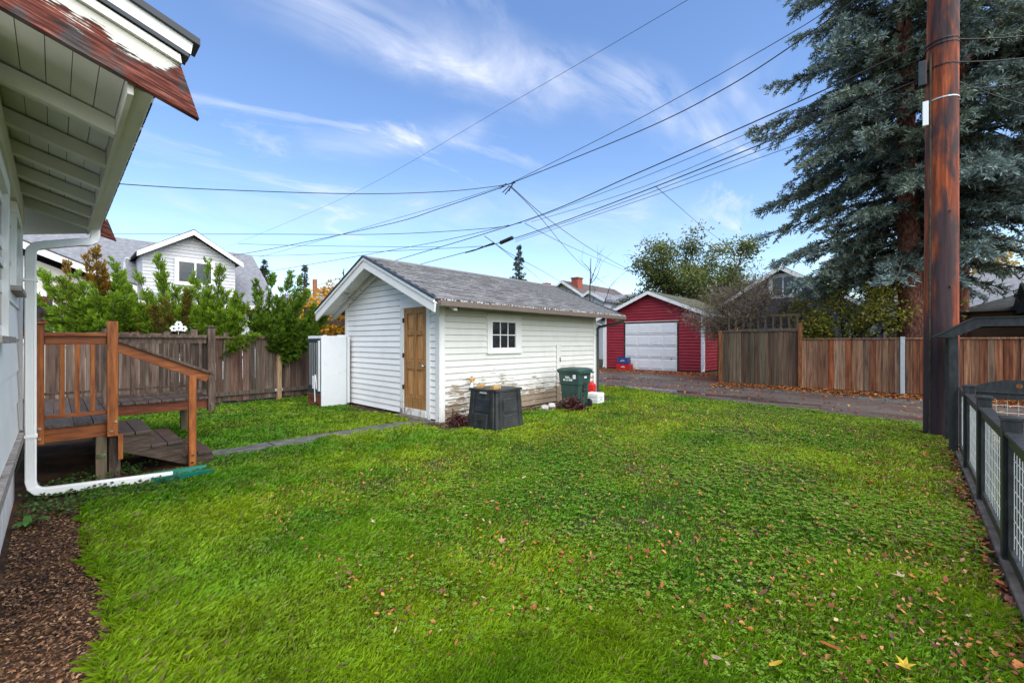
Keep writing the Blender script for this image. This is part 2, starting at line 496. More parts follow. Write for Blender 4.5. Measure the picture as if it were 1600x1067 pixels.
M['bark_pale'] = m_noise('bark_pale', [(0.10, 0.085, 0.07), (0.20, 0.17, 0.14)], (4, 4, 1.5), 5, rough=0.95)
M['leaf'] = m_leaf('leaf', 0.3)
M['grass'] = m_leaf('grass', 0.38, 0.55, 0.3)
M['needle'] = m_leaf('needle', 0.12, 0.65, 0.2)
M['litter'] = m_leaf('litter', 0.15, 0.45, 0.35)
M['stone'] = m_noise('stone', [(0.30, 0.27, 0.24), (0.5, 0.48, 0.45), (0.62, 0.6, 0.58)], (1, 1, 1), 9, rough=0.9, bump=0.4, objv=0.15)
M['leaf_soil'] = m_noise('leaf_soil', [(0.05, 0.02, 0.013), (0.13, 0.045, 0.024), (0.22, 0.085, 0.035)], (1, 1, 1), 14, rough=0.8, bump=0.5)
M['path'] = m_noise('path', [(0.05, 0.05, 0.046), (0.095, 0.095, 0.088), (0.15, 0.14, 0.125)], (1, 1, 1), 5, 9, rough=0.7, bump=0.35)
M['kerb'] = m_noise('kerb', [(0.07, 0.055, 0.04), (0.15, 0.125, 0.10), (0.22, 0.19, 0.16)], (1, 1, 1), 6, rough=0.8, bump=0.3)


def m_pole():
    t = NT('pole_wood')
    v = t.pos((7, 7, 0.5), 'obj')
    f = t.noise(v, 2.2, 8, 0.65, 0.3)
    big = t.noise(t.pos((1.4, 1.4, 0.35), 'obj'), 2.0, 5, 0.6, 0.4)
    c = t.ramp(f, [(0.30, (0.05, 0.014, 0.010)), (0.5, (0.22, 0.045, 0.014)), (0.68, (0.46, 0.115, 0.03))])
    g = t.n('ShaderNodeTexCoord').outputs['Object']
    sp = t.n('ShaderNodeSeparateXYZ')
    t.l(g, sp.inputs[0])
    low = t.rng(sp.outputs['Z'], 2.4, 0.4, 0, 0.24)
    # painted shade on the side facing the house, so the right side looks lit
    sx = t.rng(sp.outputs['X'], 0.08, -0.18, 0.0, 0.16)
    k = t.math('ADD', t.math('ADD', big, low), sx)
    c = t.mix(t.rng(k, 0.56, 0.70), c, t.ramp(f, [(0.3, (0.022, 0.015, 0.016)), (0.7, (0.075, 0.040, 0.042))]))
    t.bsdf(c, 0.75, 0.25, f, 0.5, 0.01)
    return t.m


M['pole'] = m_pole()


def m_ground():
    t = NT('soil')
    p = t.pos()
    f = t.noise(p, 14, 8, 0.7)
    b = t.noise(p, 0.6, 4, 0.5)
    c1 = t.ramp(f, [(0.3, (0.018, 0.014, 0.008)), (0.5, (0.045, 0.034, 0.018)), (0.7, (0.085, 0.06, 0.034))])
    c2 = t.ramp(f, [(0.3, (0.020, 0.022, 0.007)), (0.55, (0.042, 0.050, 0.014)), (0.75, (0.075, 0.085, 0.026))])
    c = t.mix(t.rng(b, 0.35, 0.55), c1, c2)
    t.bsdf(c, 0.9, 0.2, f, 0.6, 0.02)
    return t.m


def m_road():
    t = NT('wet_asphalt')
    p = t.pos()
    f = t.noise(p, 45, 6, 0.7)
    b = t.noise(t.pos((1.0, 0.35, 1)), 0.9, 6, 0.6, 0.6)
    d = t.noise(t.pos((1, 0.5, 1), 'pos'), 1.7, 7, 0.65, 0.5)
    c = t.ramp(f, [(0.3, (0.045, 0.037, 0.031)), (0.5, (0.085, 0.071, 0.060)), (0.72, (0.145, 0.122, 0.105))])
    c = t.mix(t.rng(d, 0.44, 0.60, 0, 0.85), c, t.ramp(f, [(0.3, (0.035, 0.018, 0.012)), (0.7, (0.11, 0.055, 0.038))]))
    r = t.rng(b, 0.38, 0.55, 0.38, 0.85)
    t.bsdf(c, r, 0.3, f, 0.25, 0.01)
    return t.m


def m_mulch():
    t = NT('mulch')
    p = t.pos()
    f = t.noise(p, 60, 8, 0.75)
    b = t.noise(p, 2.2, 4, 0.5)
    c1 = t.ramp(f, [(0.3, (0.014, 0.008, 0.005)), (0.5, (0.045, 0.024, 0.013)), (0.72, (0.12, 0.062, 0.032))])
    c2 = t.ramp(f, [(0.3, (0.06, 0.028, 0.012)), (0.5, (0.15, 0.072, 0.03)), (0.72, (0.27, 0.145, 0.07))])
    t.bsdf(t.mix(t.rng(b, 0.45, 0.62), c1, c2), 0.85, 0.25, f, 0.9, 0.03)
    return t.m


M['ground'] = m_ground()
M['road'] = m_road()
M['mulch'] = m_mulch()
M['puddle'] = m_plain('puddle', (0.030, 0.028, 0.028), 0.03, 0.8, var=0.2)

# ------------------------------------------------------------------ mesh helpers
ORG = {}


def link(o):
    col.objects.link(o)
    return o


def tag(o, label=None, cat=None, group=None, kind=None):
    for k, v in (('label', label), ('category', cat), ('group', group), ('kind', kind)):
        if v:
            o[k] = v
    return o


def thing(name, label, cat, loc=(0, 0, 0), rz=0.0, group=None):
    o = link(bpy.data.objects.new(name, None))
    o.empty_display_size = 0.2
    o.location = loc
    o.rotation_euler = (0, 0, rz)
    ORG[o.name] = Vector(loc)
    return tag(o, label, cat, group)


class MB:
    def __init__(s):
        s.v = []
        s.f = []

    def add(s, vs, fs):
        n = len(s.v)
        s.v += [tuple(p) for p in vs]
        s.f += [tuple(i + n for i in f) for f in fs]
        return s

    def hexa(s, p):
        return s.add(p, [(0, 3, 2, 1), (4, 5, 6, 7), (0, 1, 5, 4), (1, 2, 6, 5), (2, 3, 7, 6), (3, 0, 4, 7)])

    def box(s, x0, x1, y0, y1, z0, z1):
        return s.hexa([(x0, y0, z0), (x1, y0, z0), (x1, y1, z0), (x0, y1, z0),
                       (x0, y0, z1), (x1, y0, z1), (x1, y1, z1), (x0, y1, z1)])

    def taper(s, x0, x1, y0, y1, z0, z1, k):
        """box whose top is scaled by k about its centre"""
        cx, cy = (x0 + x1) / 2, (y0 + y1) / 2
        q = [(x0, y0), (x1, y0), (x1, y1), (x0, y1)]
        return s.hexa([(x, y, z0) for x, y in q] + [(cx + (x - cx) * k, cy + (y - cy) * k, z1) for x, y in q])

    def bar(s, p0, p1, w, h, up=(0, 0, 1)):
        p0, p1 = Vector(p0), Vector(p1)
        d = (p1 - p0).normalized()
        sd = d.cross(Vector(up)).normalized() * (w / 2)
        u = sd.cross(d).normalized() * (h / 2)
        return s.hexa([p0 - sd - u, p0 + sd - u, p0 + sd + u, p0 - sd + u, p1 - sd - u, p1 + sd - u, p1 + sd + u, p1 - sd + u])

    def prism(s, poly, axis, t0, t1):
        """poly: list of 2-d points on the plane normal to axis"""
        def mk(p, t):
            if axis == 'x':
                return (t, p[0], p[1])
            if axis == 'y':
                return (p[0], t, p[1])
            return (p[0], p[1], t)
        n = len(poly)
        vs = [mk(p, t0) for p in poly] + [mk(p, t1) for p in poly]
        fs = [tuple(range(n))[::-1], tuple(range(n, 2 * n))] + [(i, (i + 1) % n, n + (i + 1) % n, n + i) for i in range(n)]
        return s.add(vs, fs)

    def tube(s, pts, rad, n=8, cap=True):
        pts = [Vector(p) for p in pts]
        if isinstance(rad, (int, float)):
            rad = [rad] * len(pts)
        ref = None
        vs, fs = [], []
        for i, p in enumerate(pts):
            d = (pts[min(i + 1, len(pts) - 1)] - pts[max(i - 1, 0)]).normalized()
            if ref is None:
                ref = Vector((0, 0, 1)) if abs(d.z) < 0.9 else Vector((1, 0, 0))
            sd = d.cross(ref).normalized()
            up = sd.cross(d).normalized()
            ref = up
            for k in range(n):
                t = 2 * math.pi * k / n
                vs.append(p + (sd * math.cos(t) + up * math.sin(t)) * rad[i])
        for i in range(len(pts) - 1):
            for k in range(n):
                a = i * n + k
                b = i * n + (k + 1) % n
                fs.append((a, b, b + n, a + n))
        if cap:
            fs.append(tuple(range(n))[::-1])
            fs.append(tuple(range((len(pts) - 1) * n, len(pts) * n)))
        return s.add(vs, fs)

    def rtube(s, pts, w, h, up=(0, 0, 1)):
        """rectangular pipe swept along points"""
        pts = [Vector(p) for p in pts]
        vs, fs = [], []
        upv = Vector(up)
        for i, p in enumerate(pts):
            d = (pts[min(i + 1, len(pts) - 1)] - pts[max(i - 1, 0)]).normalized()
            sd = d.cross(upv)
            if sd.length < 0.15:
                sd = last
            sd = sd.normalized()
            last = sd
            u = sd.cross(d).normalized()
            for q, e in ((-1, -1), (1, -1), (1, 1), (-1, 1)):
                vs.append(p + sd * q * w / 2 + u * e * h / 2)
        for i in range(len(pts) - 1):
            for k in range(4):
                a, b = i * 4 + k, i * 4 + (k + 1) % 4
                fs.append((a, b, b + 4, a + 4))
        fs.append((3, 2, 1, 0))
        e = (len(pts) - 1) * 4
        fs.append((e, e + 1, e + 2, e + 3))
        return s.add(vs, fs)

    def lathe(s, prof, c, n=16):
        """prof: (radius, z)"""
        vs, fs = [], []
        for r, z in prof:
            for k in range(n):
                t = 2 * math.pi * k / n
                vs.append((c[0] + r * math.cos(t), c[1] + r * math.sin(t), c[2] + z))
        for i in range(len(prof) - 1):
            for k in range(n):
                a, b = i * n + k, i * n + (k + 1) % n
                fs.append((a, b, b + n, a + n))
        fs.append(tuple(range(n))[::-1])
        fs.append(tuple(range((len(prof) - 1) * n, len(prof) * n)))
        return s.add(vs, fs)

    def build(s, name, mat, parent=None, local=False, bevel=0.0, smooth=False, kind=None, label=None, base=None):
        off = Vector((0, 0, 0))
        if parent is not None and not local:
            off = ORG[parent.name]
        if base is not None:
            off = Vector(base)
        me = bpy.data.meshes.new(name)
        me.from_pydata([(p[0] - off.x, p[1] - off.y, p[2] - off.z) for p in s.v], [], s.f)
        me.materials.append(M[mat] if isinstance(mat, str) else mat)
        bm = bmesh.new()
        bm.from_mesh(me)
        bmesh.ops.recalc_face_normals(bm, faces=bm.faces)
        bm.to_mesh(me)
        bm.free()
        if smooth:
            me.polygons.foreach_set('use_smooth', [True] * len(me.polygons))
        o = link(bpy.data.objects.new(name, me))
        if parent is not None:
            o.parent = parent
            ORG[o.name] = ORG[parent.name]
        elif base is not None:
            o.location = base
            ORG[o.name] = Vector(base)
        else:
            ORG[o.name] = Vector((0, 0, 0))
        if bevel:
            b = o.modifiers.new('bevel', 'BEVEL')
            b.width = bevel
            b.segments = 2
            b.limit_method = 'ANGLE'
        tag(o, label, None, None, kind)
        return o


def put(mesh, name, parent, loc, rot=(0, 0, 0), scale=(1, 1, 1)):
    o = link(bpy.data.objects.new(name, mesh))
    if parent is not None:
        o.parent = parent
        loc = Vector(loc) - ORG[parent.name]
    o.location = loc
    o.rotation_euler = rot
    o.scale = scale
    ORG[o.name] = Vector(loc)
    return o


def copy_tree(o, parent=None):
    c = o.copy()
    link(c)
    c.parent = parent
    ORG[c.name] = ORG.get(o.name, Vector((0, 0, 0)))
    for ch in list(o.children):
        copy_tree(ch, c)
    return c


def np_mesh(name, V, F, mat, C=None, smooth=False):
    """V (n,3), F (m,k) numpy arrays, C (n,3) point colours"""
    me = bpy.data.meshes.new(name)
    m, k = F.shape
    me.vertices.add(len(V))
    me.vertices.foreach_set('co', np.ascontiguousarray(V, dtype=np.float32).ravel())
    me.loops.add(m * k)
    me.loops.foreach_set('vertex_index', np.ascontiguousarray(F, dtype=np.int32).ravel())
    me.polygons.add(m)
    me.polygons.foreach_set('loop_start', np.arange(0, m * k, k, dtype=np.int32))
    me.update(calc_edges=True)
    if C is not None:
        at = me.color_attributes.new('col', 'FLOAT_COLOR', 'POINT')
        cc = np.ones((len(V), 4), dtype=np.float32)
        cc[:, :3] = C
        at.data.foreach_set('color', cc.ravel())
    me.materials.append(M[mat] if isinstance(mat, str) else mat)
    return me


def norm(a):
    return a / np.maximum(1e-9, np.linalg.norm(a, axis=1, keepdims=True))


def diamonds(P, D, L, W, Cc, fold=0.0):
    """one leaf-shaped quad at each point: P base, D direction, L length, W width, Cc colour"""
    n = len(P)
    D = norm(D)
    S = norm(np.cross(D, rng.normal(size=(n, 3))))
    N = np.cross(S, D)
    L = np.broadcast_to(np.asarray(L, dtype=float), (n,))[:, None]
    W = np.broadcast_to(np.asarray(W, dtype=float), (n,))[:, None]
    V = np.empty((n, 4, 3))
    V[:, 0] = P
    V[:, 1] = P + D * L * 0.5 + S * W * 0.5
    V[:, 2] = P + D * L - N * L * fold
    V[:, 3] = P + D * L * 0.5 - S * W * 0.5
    F = np.arange(n * 4).reshape(n, 4)
    C = np.repeat(np.asarray(Cc, dtype=float), 4, axis=0)
    return V.reshape(-1, 3), F, C


def mixcol(a, b, t):
    a, b = np.asarray(a), np.asarray(b)
    return a[None] * (1 - t[:, None]) + b[None] * t[:, None]


# value noise for numpy
_perm = rng.random((64, 64))


def vnoise(x, y):
    xi, yi = np.floor(x).astype(int), np.floor(y).astype(int)
    fx, fy = x - xi, y - yi
    fx, fy = fx * fx * (3 - 2 * fx), fy * fy * (3 - 2 * fy)
    g = lambda i, j: _perm[i % 64, j % 64]
    return (g(xi, yi) * (1 - fx) + g(xi + 1, yi) * fx) * (1 - fy) + (g(xi, yi + 1) * (1 - fx) + g(xi + 1, yi + 1) * fx) * fy


def fbm(x, y, o=3):
    s = np.zeros_like(x)
    a = 0.5
    for i in range(o):
        s += a * vnoise(x * 2 ** i + 17.3 * i, y * 2 ** i + 5.1 * i)
        a *= 0.5
    return s / (1 - 0.5 ** o)


def clap(mb, axis, plane, out, z0, z1, u0, u1, u0t=None, u1t=None, tb=0.028, tt=0.005, lap=-0.006):
    """one clapboard; axis is the direction it runs in, out the side (+1/-1) it faces"""
    u0t = u0 if u0t is None else u0t
    u1t = u1 if u1t is None else u1t
    zt = z1 + lap
    pr = [(u0, 0, z0), (u1, 0, z0), (u1, tb, z0), (u0, tb, z0), (u0t, 0, zt), (u1t, 0, zt), (u1t, tt, zt), (u0t, tt, zt)]
    if axis == 'y':
        mb.hexa([(plane + out * p[1], p[0], p[2]) for p in pr])
    else:
        mb.hexa([(p[0], plane + out * p[1], p[2]) for p in pr])
    return mb

# ------------------------------------------------------------------ ground, alley, path
def sheet(name, pts, z, mat):
    mb = MB()
    mb.add([(p[0], p[1], z) for p in pts], [tuple(range(len(pts)))])
    return tag(mb.build(name, mat), kind='structure')


sheet('ground', [(-400, -400), (500, -400), (500, 500), (-400, 500)], 0.0, 'ground')


def lawn_edge(b):
    return 11.0 + 0.24 * b + 0.10 * math.sin(b * 1.7) + 0.06 * math.sin(b * 4.1 + 1)


edge = [(lawn_edge(min(b, 16)), b) for b in np.arange(-30, 45, 0.4)]
far = [(16.9, -30), (16.9, 5.2), (21.65, 5.6), (21.65, 16), (19.5, 18), (19.5, 45)]
sheet('alley', edge + far[::-1], 0.006, 'road')
# puddles lying in the wheel tracks
def blob(cx, cy, rx, ry, n=28, sd=1):
    r = random.Random(sd)
    k = [1 + 0.28 * r.uniform(-1, 1) for _ in range(n)]
    return [(cx + rx * k[i] * math.cos(2 * math.pi * i / n), cy + ry * k[i] * math.sin(2 * math.pi * i / n)) for i in range(n)]


for i, (cx, cy, rx, ry) in enumerate([(13.1, 6.6, 0.20, 1.7), (12.75, 4.2, 0.14, 1.4), (12.4, 2.4, 0.10, 1.1), (15.6, 9.4, 0.2, 1.4)]):
    sheet('puddle', blob(cx, cy, rx, ry, sd=i), 0.010, 'puddle')
# dark cracked asphalt apron pieces along the alley's far side
sheet('leaf_bed', [(16.85, -9), (16.85, 5.2), (19.5, 6.0), (21.6, 6.6), (21.6, 13), (20.3, 13), (19.6, 9), (17.6, 6.2), (15.9, 4.6), (15.8, 2.0), (15.35, 1.4), (15.9, 0.2), (15.6, -2), (15.8, -9)], 0.012, 'leaf_soil')
sheet('pavement_patch', [(14.9, 3.9), (16.2, 4.1), (16.3, 1.9), (15.0, 1.6)], 0.0095, 'path')
sheet('pavement_patch', [(14.4, 1.0), (15.9, 1.3), (15.7, -0.6), (14.2, -0.8)], 0.0095, 'path')

mul = [(-0.30, -1.0), (-0.30, 6.4)] + [(0.17 + 0.05 * math.sin(b * 3.1) + 0.03 * math.sin(b * 7.7), b) for b in np.arange(6.4, -1.01, -0.2)]
sheet('mulch_bed', mul, 0.008, 'mulch')
# narrow concrete path from the steps to the shed door: slabs with joints
for i in range(4):
    a0 = 1.25 + i * 0.93
    mb = MB()
    mb.box(a0, a0 + 0.915, 6.60, 7.06, -0.05, 0.022)
    tag(mb.build('path', 'path', bevel=0.008), kind='structure')
mb = MB()
mb.box(4.75, 4.93, 6.85, 7.7, -0.05, 0.05)
tag(mb.build('doorstep', 'kerb', bevel=0.01), kind='structure')
mb = MB()
mb.box(-1.0, 8.3, -0.56, -0.44, -0.05, 0.06)
tag(mb.build('kerb', 'kerb', bevel=0.01), kind='structure')

# ------------------------------------------------------------------ white shed
SA0, SA1, SB0, SB1 = 4.95, 10.36, 6.49, 10.27
RZ, EZ, SOH = 3.31, 2.27, 0.55
SMID = (SB0 + SB1) / 2
SSL = (RZ - EZ) / (SMID - SB0 + SOH)
shed = thing('garden_shed', 'white clapboard shed with grey shingle roof, brown panelled door and peeling paint', 'shed', (SA0, SB0, 0))
mb = MB()
mb.box(SA0 + 0.035, SA1 - 0.02, SB0 + 0.02, SB1 - 0.02, -0.02, 2.38)
mb.prism([(SB0 + 0.02, 2.38), (SB1 - 0.02, 2.38), (SMID, RZ - 0.16)], 'x', SA0 + 0.035, SA1 - 0.02)
mb.build('wall_core', 'dark_wood', shed)  # dark core shows in the board gaps, standing in for shadow lines


def roofz(b):
    return RZ - 0.09 - abs(b - SMID) * SSL


EXP = 0.124
# gable end boards
zc = 0.05
k = 0
while zc < RZ - 0.2:
    z1 = min(zc + EXP, RZ - 0.13)
    def lim(z):
        h = min(SMID - SB0, (RZ - 0.10 - z) / SSL)
        return SMID - h, SMID + h
    l0, h0 = lim(zc)
    l1, h1 = lim(z1)
    if h1 - l1 < 0.08:
        break
    segs = []
    l0, l1 = max(l0, SB0 + 0.10), max(l1, SB0 + 0.10)
    h0, h1 = min(h0, SB1 - 0.09), min(h1, SB1 - 0.09)
    if zc < 2.34:
        segs = [(7.80, h0, 7.80, h1), (6.60, 6.76, 6.60, 6.76)] if zc < 2.2 else [(7.80, h0, 7.80, h1)]
    else:
        segs = [(l0, h0, l1, h1)]
    for s_ in segs:
        m_ = clap(MB(), 'y', SA0, -1, zc, z1, *s_)
        m_.build('siding_board', 'gable_paint', shed)
    zc += EXP
# long side boards
zc = 0.05
while zc < 2.36:
    z1 = zc + EXP
    segs = [(SA0 + 0.10, SA1 - 0.10)]
    if zc > 1.24 and z1 < 2.135:
        segs = [(SA0 + 0.10, SA0 + 1.21), (SA0 + 2.27, SA1 - 0.10)]
    for s_ in segs:
        clap(MB(), 'x', SB0, -1, zc, z1, *s_).build('siding_board', 'shed_paint', shed)
    zc += EXP


def trim(name, x0, x1, y0, y1, z0, z1, mat='trim_paint', par=shed, bev=0.003):
    return MB().box(x0, x1, y0, y1, z0, z1).build(name, mat, par, bevel=bev)


trim('corner_board', SA0 - 0.032, SA0 + 0.0, SB0 - 0.030, SB0 + 0.10, -0.02, 2.40)
trim('corner_board', SA0 + 0.0005, SA0 + 0.10, SB0 - 0.032, SB0, -0.02, 2.40)
trim('corner_board', SA1 - 0.10, SA1 + 0.01, SB0 - 0.030, SB0, -0.02, 2.40)
trim('corner_board', SA0 - 0.030, SA0, SB1 - 0.09, SB1 + 0.02, -0.02, 2.40, 'gable_paint')
trim('door_casing', SA0 - 0.035, SA0, 7.665, 7.80, 0.0, 2.21)
trim('door_casing', SA0 - 0.035, SA0, 6.76, 6.878, 0.0, 2.21)
trim('door_casing', SA0 - 0.033, SA0, 6.60, 7.80, 2.213, 2.404, 'gable_paint')
trim('threshold', SA0 - 0.045, SA0, 6.88, 7.663, 0.02, 0.178)
trim('skirt_board', SA0 + 0.1, SA1 - 0.1, SB0 - 0.028, SB0, -0.01, 0.045, 'dark_wood')
# brick footing half sunk in the soil
for i in range(24):
    x0 = SA0 + 0.06 + i * 0.225
    MB().box(x0, x0 + 0.215, SB0 - 0.05, SB0 - 0.03, -0.05, 0.0 + 0.02 * random.random()).build('footing_brick', 'stone', shed)
# six panel door
door = MB()
DX0, DX1 = SA0 - 0.022, SA0 + 0.015
ystile = [(6.882, 6.985), (7.225, 7.315), (7.555, 7.660)]
for y0, y1 in ystile:
    door.box(DX0, DX1, y0, y1, 0.182, 2.207)
for z0, z1 in ((0.182, 0.40), (0.97, 1.13), (1.66, 1.75), (2.09, 2.207)):
    for y0, y1 in ((6.985, 7.225), (7.315, 7.555)):
        door.box(DX0 + 0.001, DX1, y0, y1, z0, z1)
door = door.build('door', 'door_wood', shed)
for z0, z1 in ((0.40, 0.97), (1.13, 1.66), (1.75, 2.09)):
    for y0, y1 in ((6.985, 7.225), (7.315, 7.555)):
        p = MB().box(DX0 + 0.032, DX1 + 0.02, y0, y1, z0, z1)
        p.box(DX0 + 0.020, DX0 + 0.032, y0 + 0.045, y1 - 0.045, z0 + 0.045, z1 - 0.045)
        p.build('door_panel', 'door_panel', door, bevel=0.004)
kn = MB().tube([(DX0, 6.935, 1.05), (DX0 - 0.03, 6.935, 1.05), (DX0 - 0.04, 6.935, 1.05), (DX0 - 0.065, 6.935, 1.05), (DX0 - 0.075, 6.935, 1.05)], [0.012, 0.012, 0.027, 0.03, 0.018], 12)
kn.build('door_knob', 'steel', door, smooth=True)
for z in (0.55, 1.2, 1.92):
    MB().box(DX0 - 0.030, DX0, 7.655, 7.685, z, z + 0.09).build('hinge', 'hinge', door)
# side window, three panes over three
W0, W1 = SA0 + 1.208, SA0 + 2.275
win = thing('shed_window_anchor', '', '', (0, 0, 0)) if False else None
cas = MB()
cas.box(W0, W1, SB0 - 0.040, SB0, 1.985, 2.115)
cas.box(W0, W0 + 0.135, SB0 - 0.038, SB0, 1.30, 1.985)
cas.box(W1 - 0.185, W1, SB0 - 0.038, SB0, 1.30, 1.985)
window = cas.build('window', 'trim_paint', shed, bevel=0.003)
MB().box(W0 - 0.01, W1 + 0.01, SB0 - 0.065, SB0, 1.268, 1.30).build('sill', 'trim_paint', window, bevel=0.003)
G0, G1, GZ0, GZ1 = SA0 + 1.346, SA0 + 2.088, 1.396, 1.975
sash = MB()
sash.box(W0 + 0.136, G0 + 0.02, SB0 - 0.028, SB0, 1.30, 1.984)
sash.box(G1 - 0.006, W1 - 0.186, SB0 - 0.028, SB0, 1.30, 1.984)
sash.box(G0 + 0.02, G1 - 0.006, SB0 - 0.027, SB0, 1.30, GZ0)
sash.box(G0 + 0.02, G1 - 0.006, SB0 - 0.027, SB0, GZ1 - 0.03, 1.984)
sash = sash.build('sash', 'white_trim', window)
pw = (G1 - 0.006 - G0 - 0.02) / 3
ph = (GZ1 - 0.03 - GZ0) / 2
mun = MB()
for i in (1, 2):
    x = G0 + 0.02 + pw * i
    mun.box(x - 0.010, x + 0.010, SB0 - 0.024, SB0 - 0.004, GZ0, GZ1 - 0.03)
mun.box(G0 + 0.02, G1 - 0.006, SB0 - 0.0225, SB0 - 0.004, GZ0 + ph - 0.01, GZ0 + ph + 0.01)
mun.build('muntin', 'white_trim', window)
for i in range(3):
    for j in range(2):
        x = G0 + 0.02 + pw * i
        z = GZ0 + ph * j
        MB().box(x + 0.008, x + pw - 0.008, SB0 - 0.012, SB0 - 0.006, z + 0.008, z + ph - 0.008).build('pane', 'glass_dark', window)
# patched upright and latch on the long wall
trim('batten', SA0 + 3.59, SA0 + 3.745, SB0 - 0.045, SB0 - 0.0, 0.03, 1.46, 'shed_paint')
MB().box(SA0 + 3.70, SA0 + 3.735, SB0 - 0.052, SB0 - 0.045, 1.02, 1.13).build('latch', 'hinge', shed)
trim('board_end', SA1 + 0.012, SA1 + 0.10, SB0 - 0.05, SB0 + 0.01, -0.02, 1.22)
trim('junction_box', SA0 + 0.33, SA0 + 0.41, SB0 - 0.07, SB0 - 0.02, 2.16, 2.22, 'black_plastic')
# roof
RA0, RA1 = SA0 - 0.53, SA1 + 0.60
for sg in (-1, 1):
    e = SMID + sg * (SMID - SB0 + SOH)
    MB().prism([(SMID, RZ - 0.012), (e, EZ - 0.012), (e, EZ - 0.055), (SMID, RZ - 0.075)], 'x', RA0 + 0.01, RA1 - 0.01).build('roof_slab', 'roof_core', shed)
    # sheathing boards seen from below
    for i in range(12):
        f0, f1 = i / 12, (i + 0.97) / 12
        yy = lambda f: SMID + (e - SMID) * f
        zz_ = lambda f: RZ + (EZ - RZ) * f - 0.085
        MB().prism([(yy(f0), zz_(f0) + 0.012), (yy(f1), zz_(f1) + 0.012), (yy(f1), zz_(f1)), (yy(f0), zz_(f0))], 'x', RA0 + 0.03, SA0 - 0.0).build('soffit_board', 'soffit_paint', shed)
    for x, nm in ((RA0, 'barge_board'), (RA1 - 0.035, 'barge_board')):
        MB().prism([(SMID, RZ - 0.075), (e, EZ - 0.075), (e - sg * 0.02, EZ - 0.235), (SMID, RZ - 0.245)], 'x', x, x + 0.035).build(nm, 'trim_paint', shed)
        MB().prism([(SMID, RZ - 0.015), (e, EZ - 0.015), (e, EZ - 0.072), (SMID, RZ - 0.072)], 'x', x - 0.025, x + 0.045).build('rake_moulding', 'trim_paint', shed)
        MB().prism([(SMID, RZ + 0.022), (e + sg * 0.02, EZ + 0.018), (e + sg * 0.02, EZ - 0.006), (SMID, RZ - 0.010)], 'x', x - 0.045, x + 0.03).build('drip_edge', 'eave_dark', shed)
    # look-out beam under the gable overhang
    yb = SMID + sg * 1.25
    MB().prism([(SMID, RZ - 0.10), (e, EZ - 0.10), (e, EZ - 0.19), (SMID, RZ - 0.19)], 'x', SA0 - 0.11, SA0 - 0.03).build('look_out', 'soffit_paint', shed)
# shingles: three shared tab shapes
def tab_mesh(w, d, t=0.017):
    mb = MB()
    mb.hexa([(-w / 2, 0, 0.004), (w / 2, 0, 0.004), (w / 2, d, 0.0), (-w / 2, d, 0.0),
             (-w / 2, 0.0, t + 0.006), (w / 2, 0.0, t + 0.006), (w / 2, d, t * 0.45), (-w / 2, d, t * 0.45)])
    me = bpy.data.meshes.new('shingle')
    me.from_pydata(mb.v, [], mb.f)
    me.materials.append(M['shingle'])
    return me


tabs = [tab_mesh(w, 0.15) for w in (0.29, 0.255, 0.31)]
ang = math.atan(SSL)
slen = (SMID - SB0 + SOH) / math.cos(ang)
ncourse = 20
dc = (slen + 0.02) / ncourse
rest = MB()
cells = []
for j in range(ncourse):
    x = RA0 - 0.03 + (j % 2) * 0.15
    first = True
    while x < RA1 + 0.02:
        w = random.choice((0.29, 0.255, 0.31))
        cells.append((j, x + w / 2, w))
        x += w + 0.006
def tab_place(j, xc, sg):
    s = -0.02 + j * dc
    e = SMID + sg * (SMID - SB0 + SOH)
    return Vector((xc, e - sg * s * math.cos(ang), EZ + s * math.sin(ang) - 0.006 + random.uniform(-0.002, 0.004)))
cells_sorted = sorted(cells, key=lambda c: (tab_place(c[0], c[1], -1) - Vector((0, 0, 1.5))).length)
for n, (j, xc, w) in enumerate(cells_sorted):
    if n < 300:
        put(tabs[{0.29: 0, 0.255: 1, 0.31: 2}[w]], 'shingle', shed, tab_place(j, xc, -1), (ang + random.uniform(-0.02, 0.03), 0, random.uniform(-0.02, 0.02)))
    else:
        p = tab_place(j, xc, -1)
        c_, s_ = math.cos(ang), math.sin(ang)
        q = []
        for (lx, ly, lz) in [(-w / 2, 0, 0.004), (w / 2, 0, 0.004), (w / 2, .15, 0), (-w / 2, .15, 0), (-w / 2, 0, .017), (w / 2, 0, .017), (w / 2, .15, .005), (-w / 2, .15, .005)]:
            q.append((p.x + lx, p.y + ly * c_ - lz * s_, p.z + ly * s_ + lz * c_))
        rest.hexa(q)
for (j, xc, w) in cells:
    p = tab_place(j, xc, 1)
    c_, s_ = math.cos(ang), math.sin(ang)
    q = []
    for (lx, ly, lz) in [(-w / 2, 0, 0.004), (w / 2, 0, 0.004), (w / 2, .15, 0), (-w / 2, .15, 0), (-w / 2, 0, .017), (w / 2, 0, .017), (w / 2, .15, .005), (-w / 2, .15, .005)]:
        q.append((p.x + lx, p.y - ly * c_ + lz * s_, p.z + ly * s_ + lz * c_))
    rest.hexa(q)
rest.build('far_shingles', 'shingle', shed, kind='stuff')
for sg in (-1, 1):
    MB().prism([(SMID, RZ + 0.022), (SMID + sg * 0.13, RZ + 0.022 - 0.13 * SSL), (SMID + sg * 0.13, RZ + 0.008 - 0.13 * SSL), (SMID, RZ + 0.008)], 'x', RA0 - 0.02, RA1 + 0.02).build('ridge_cap', 'shingle', shed)
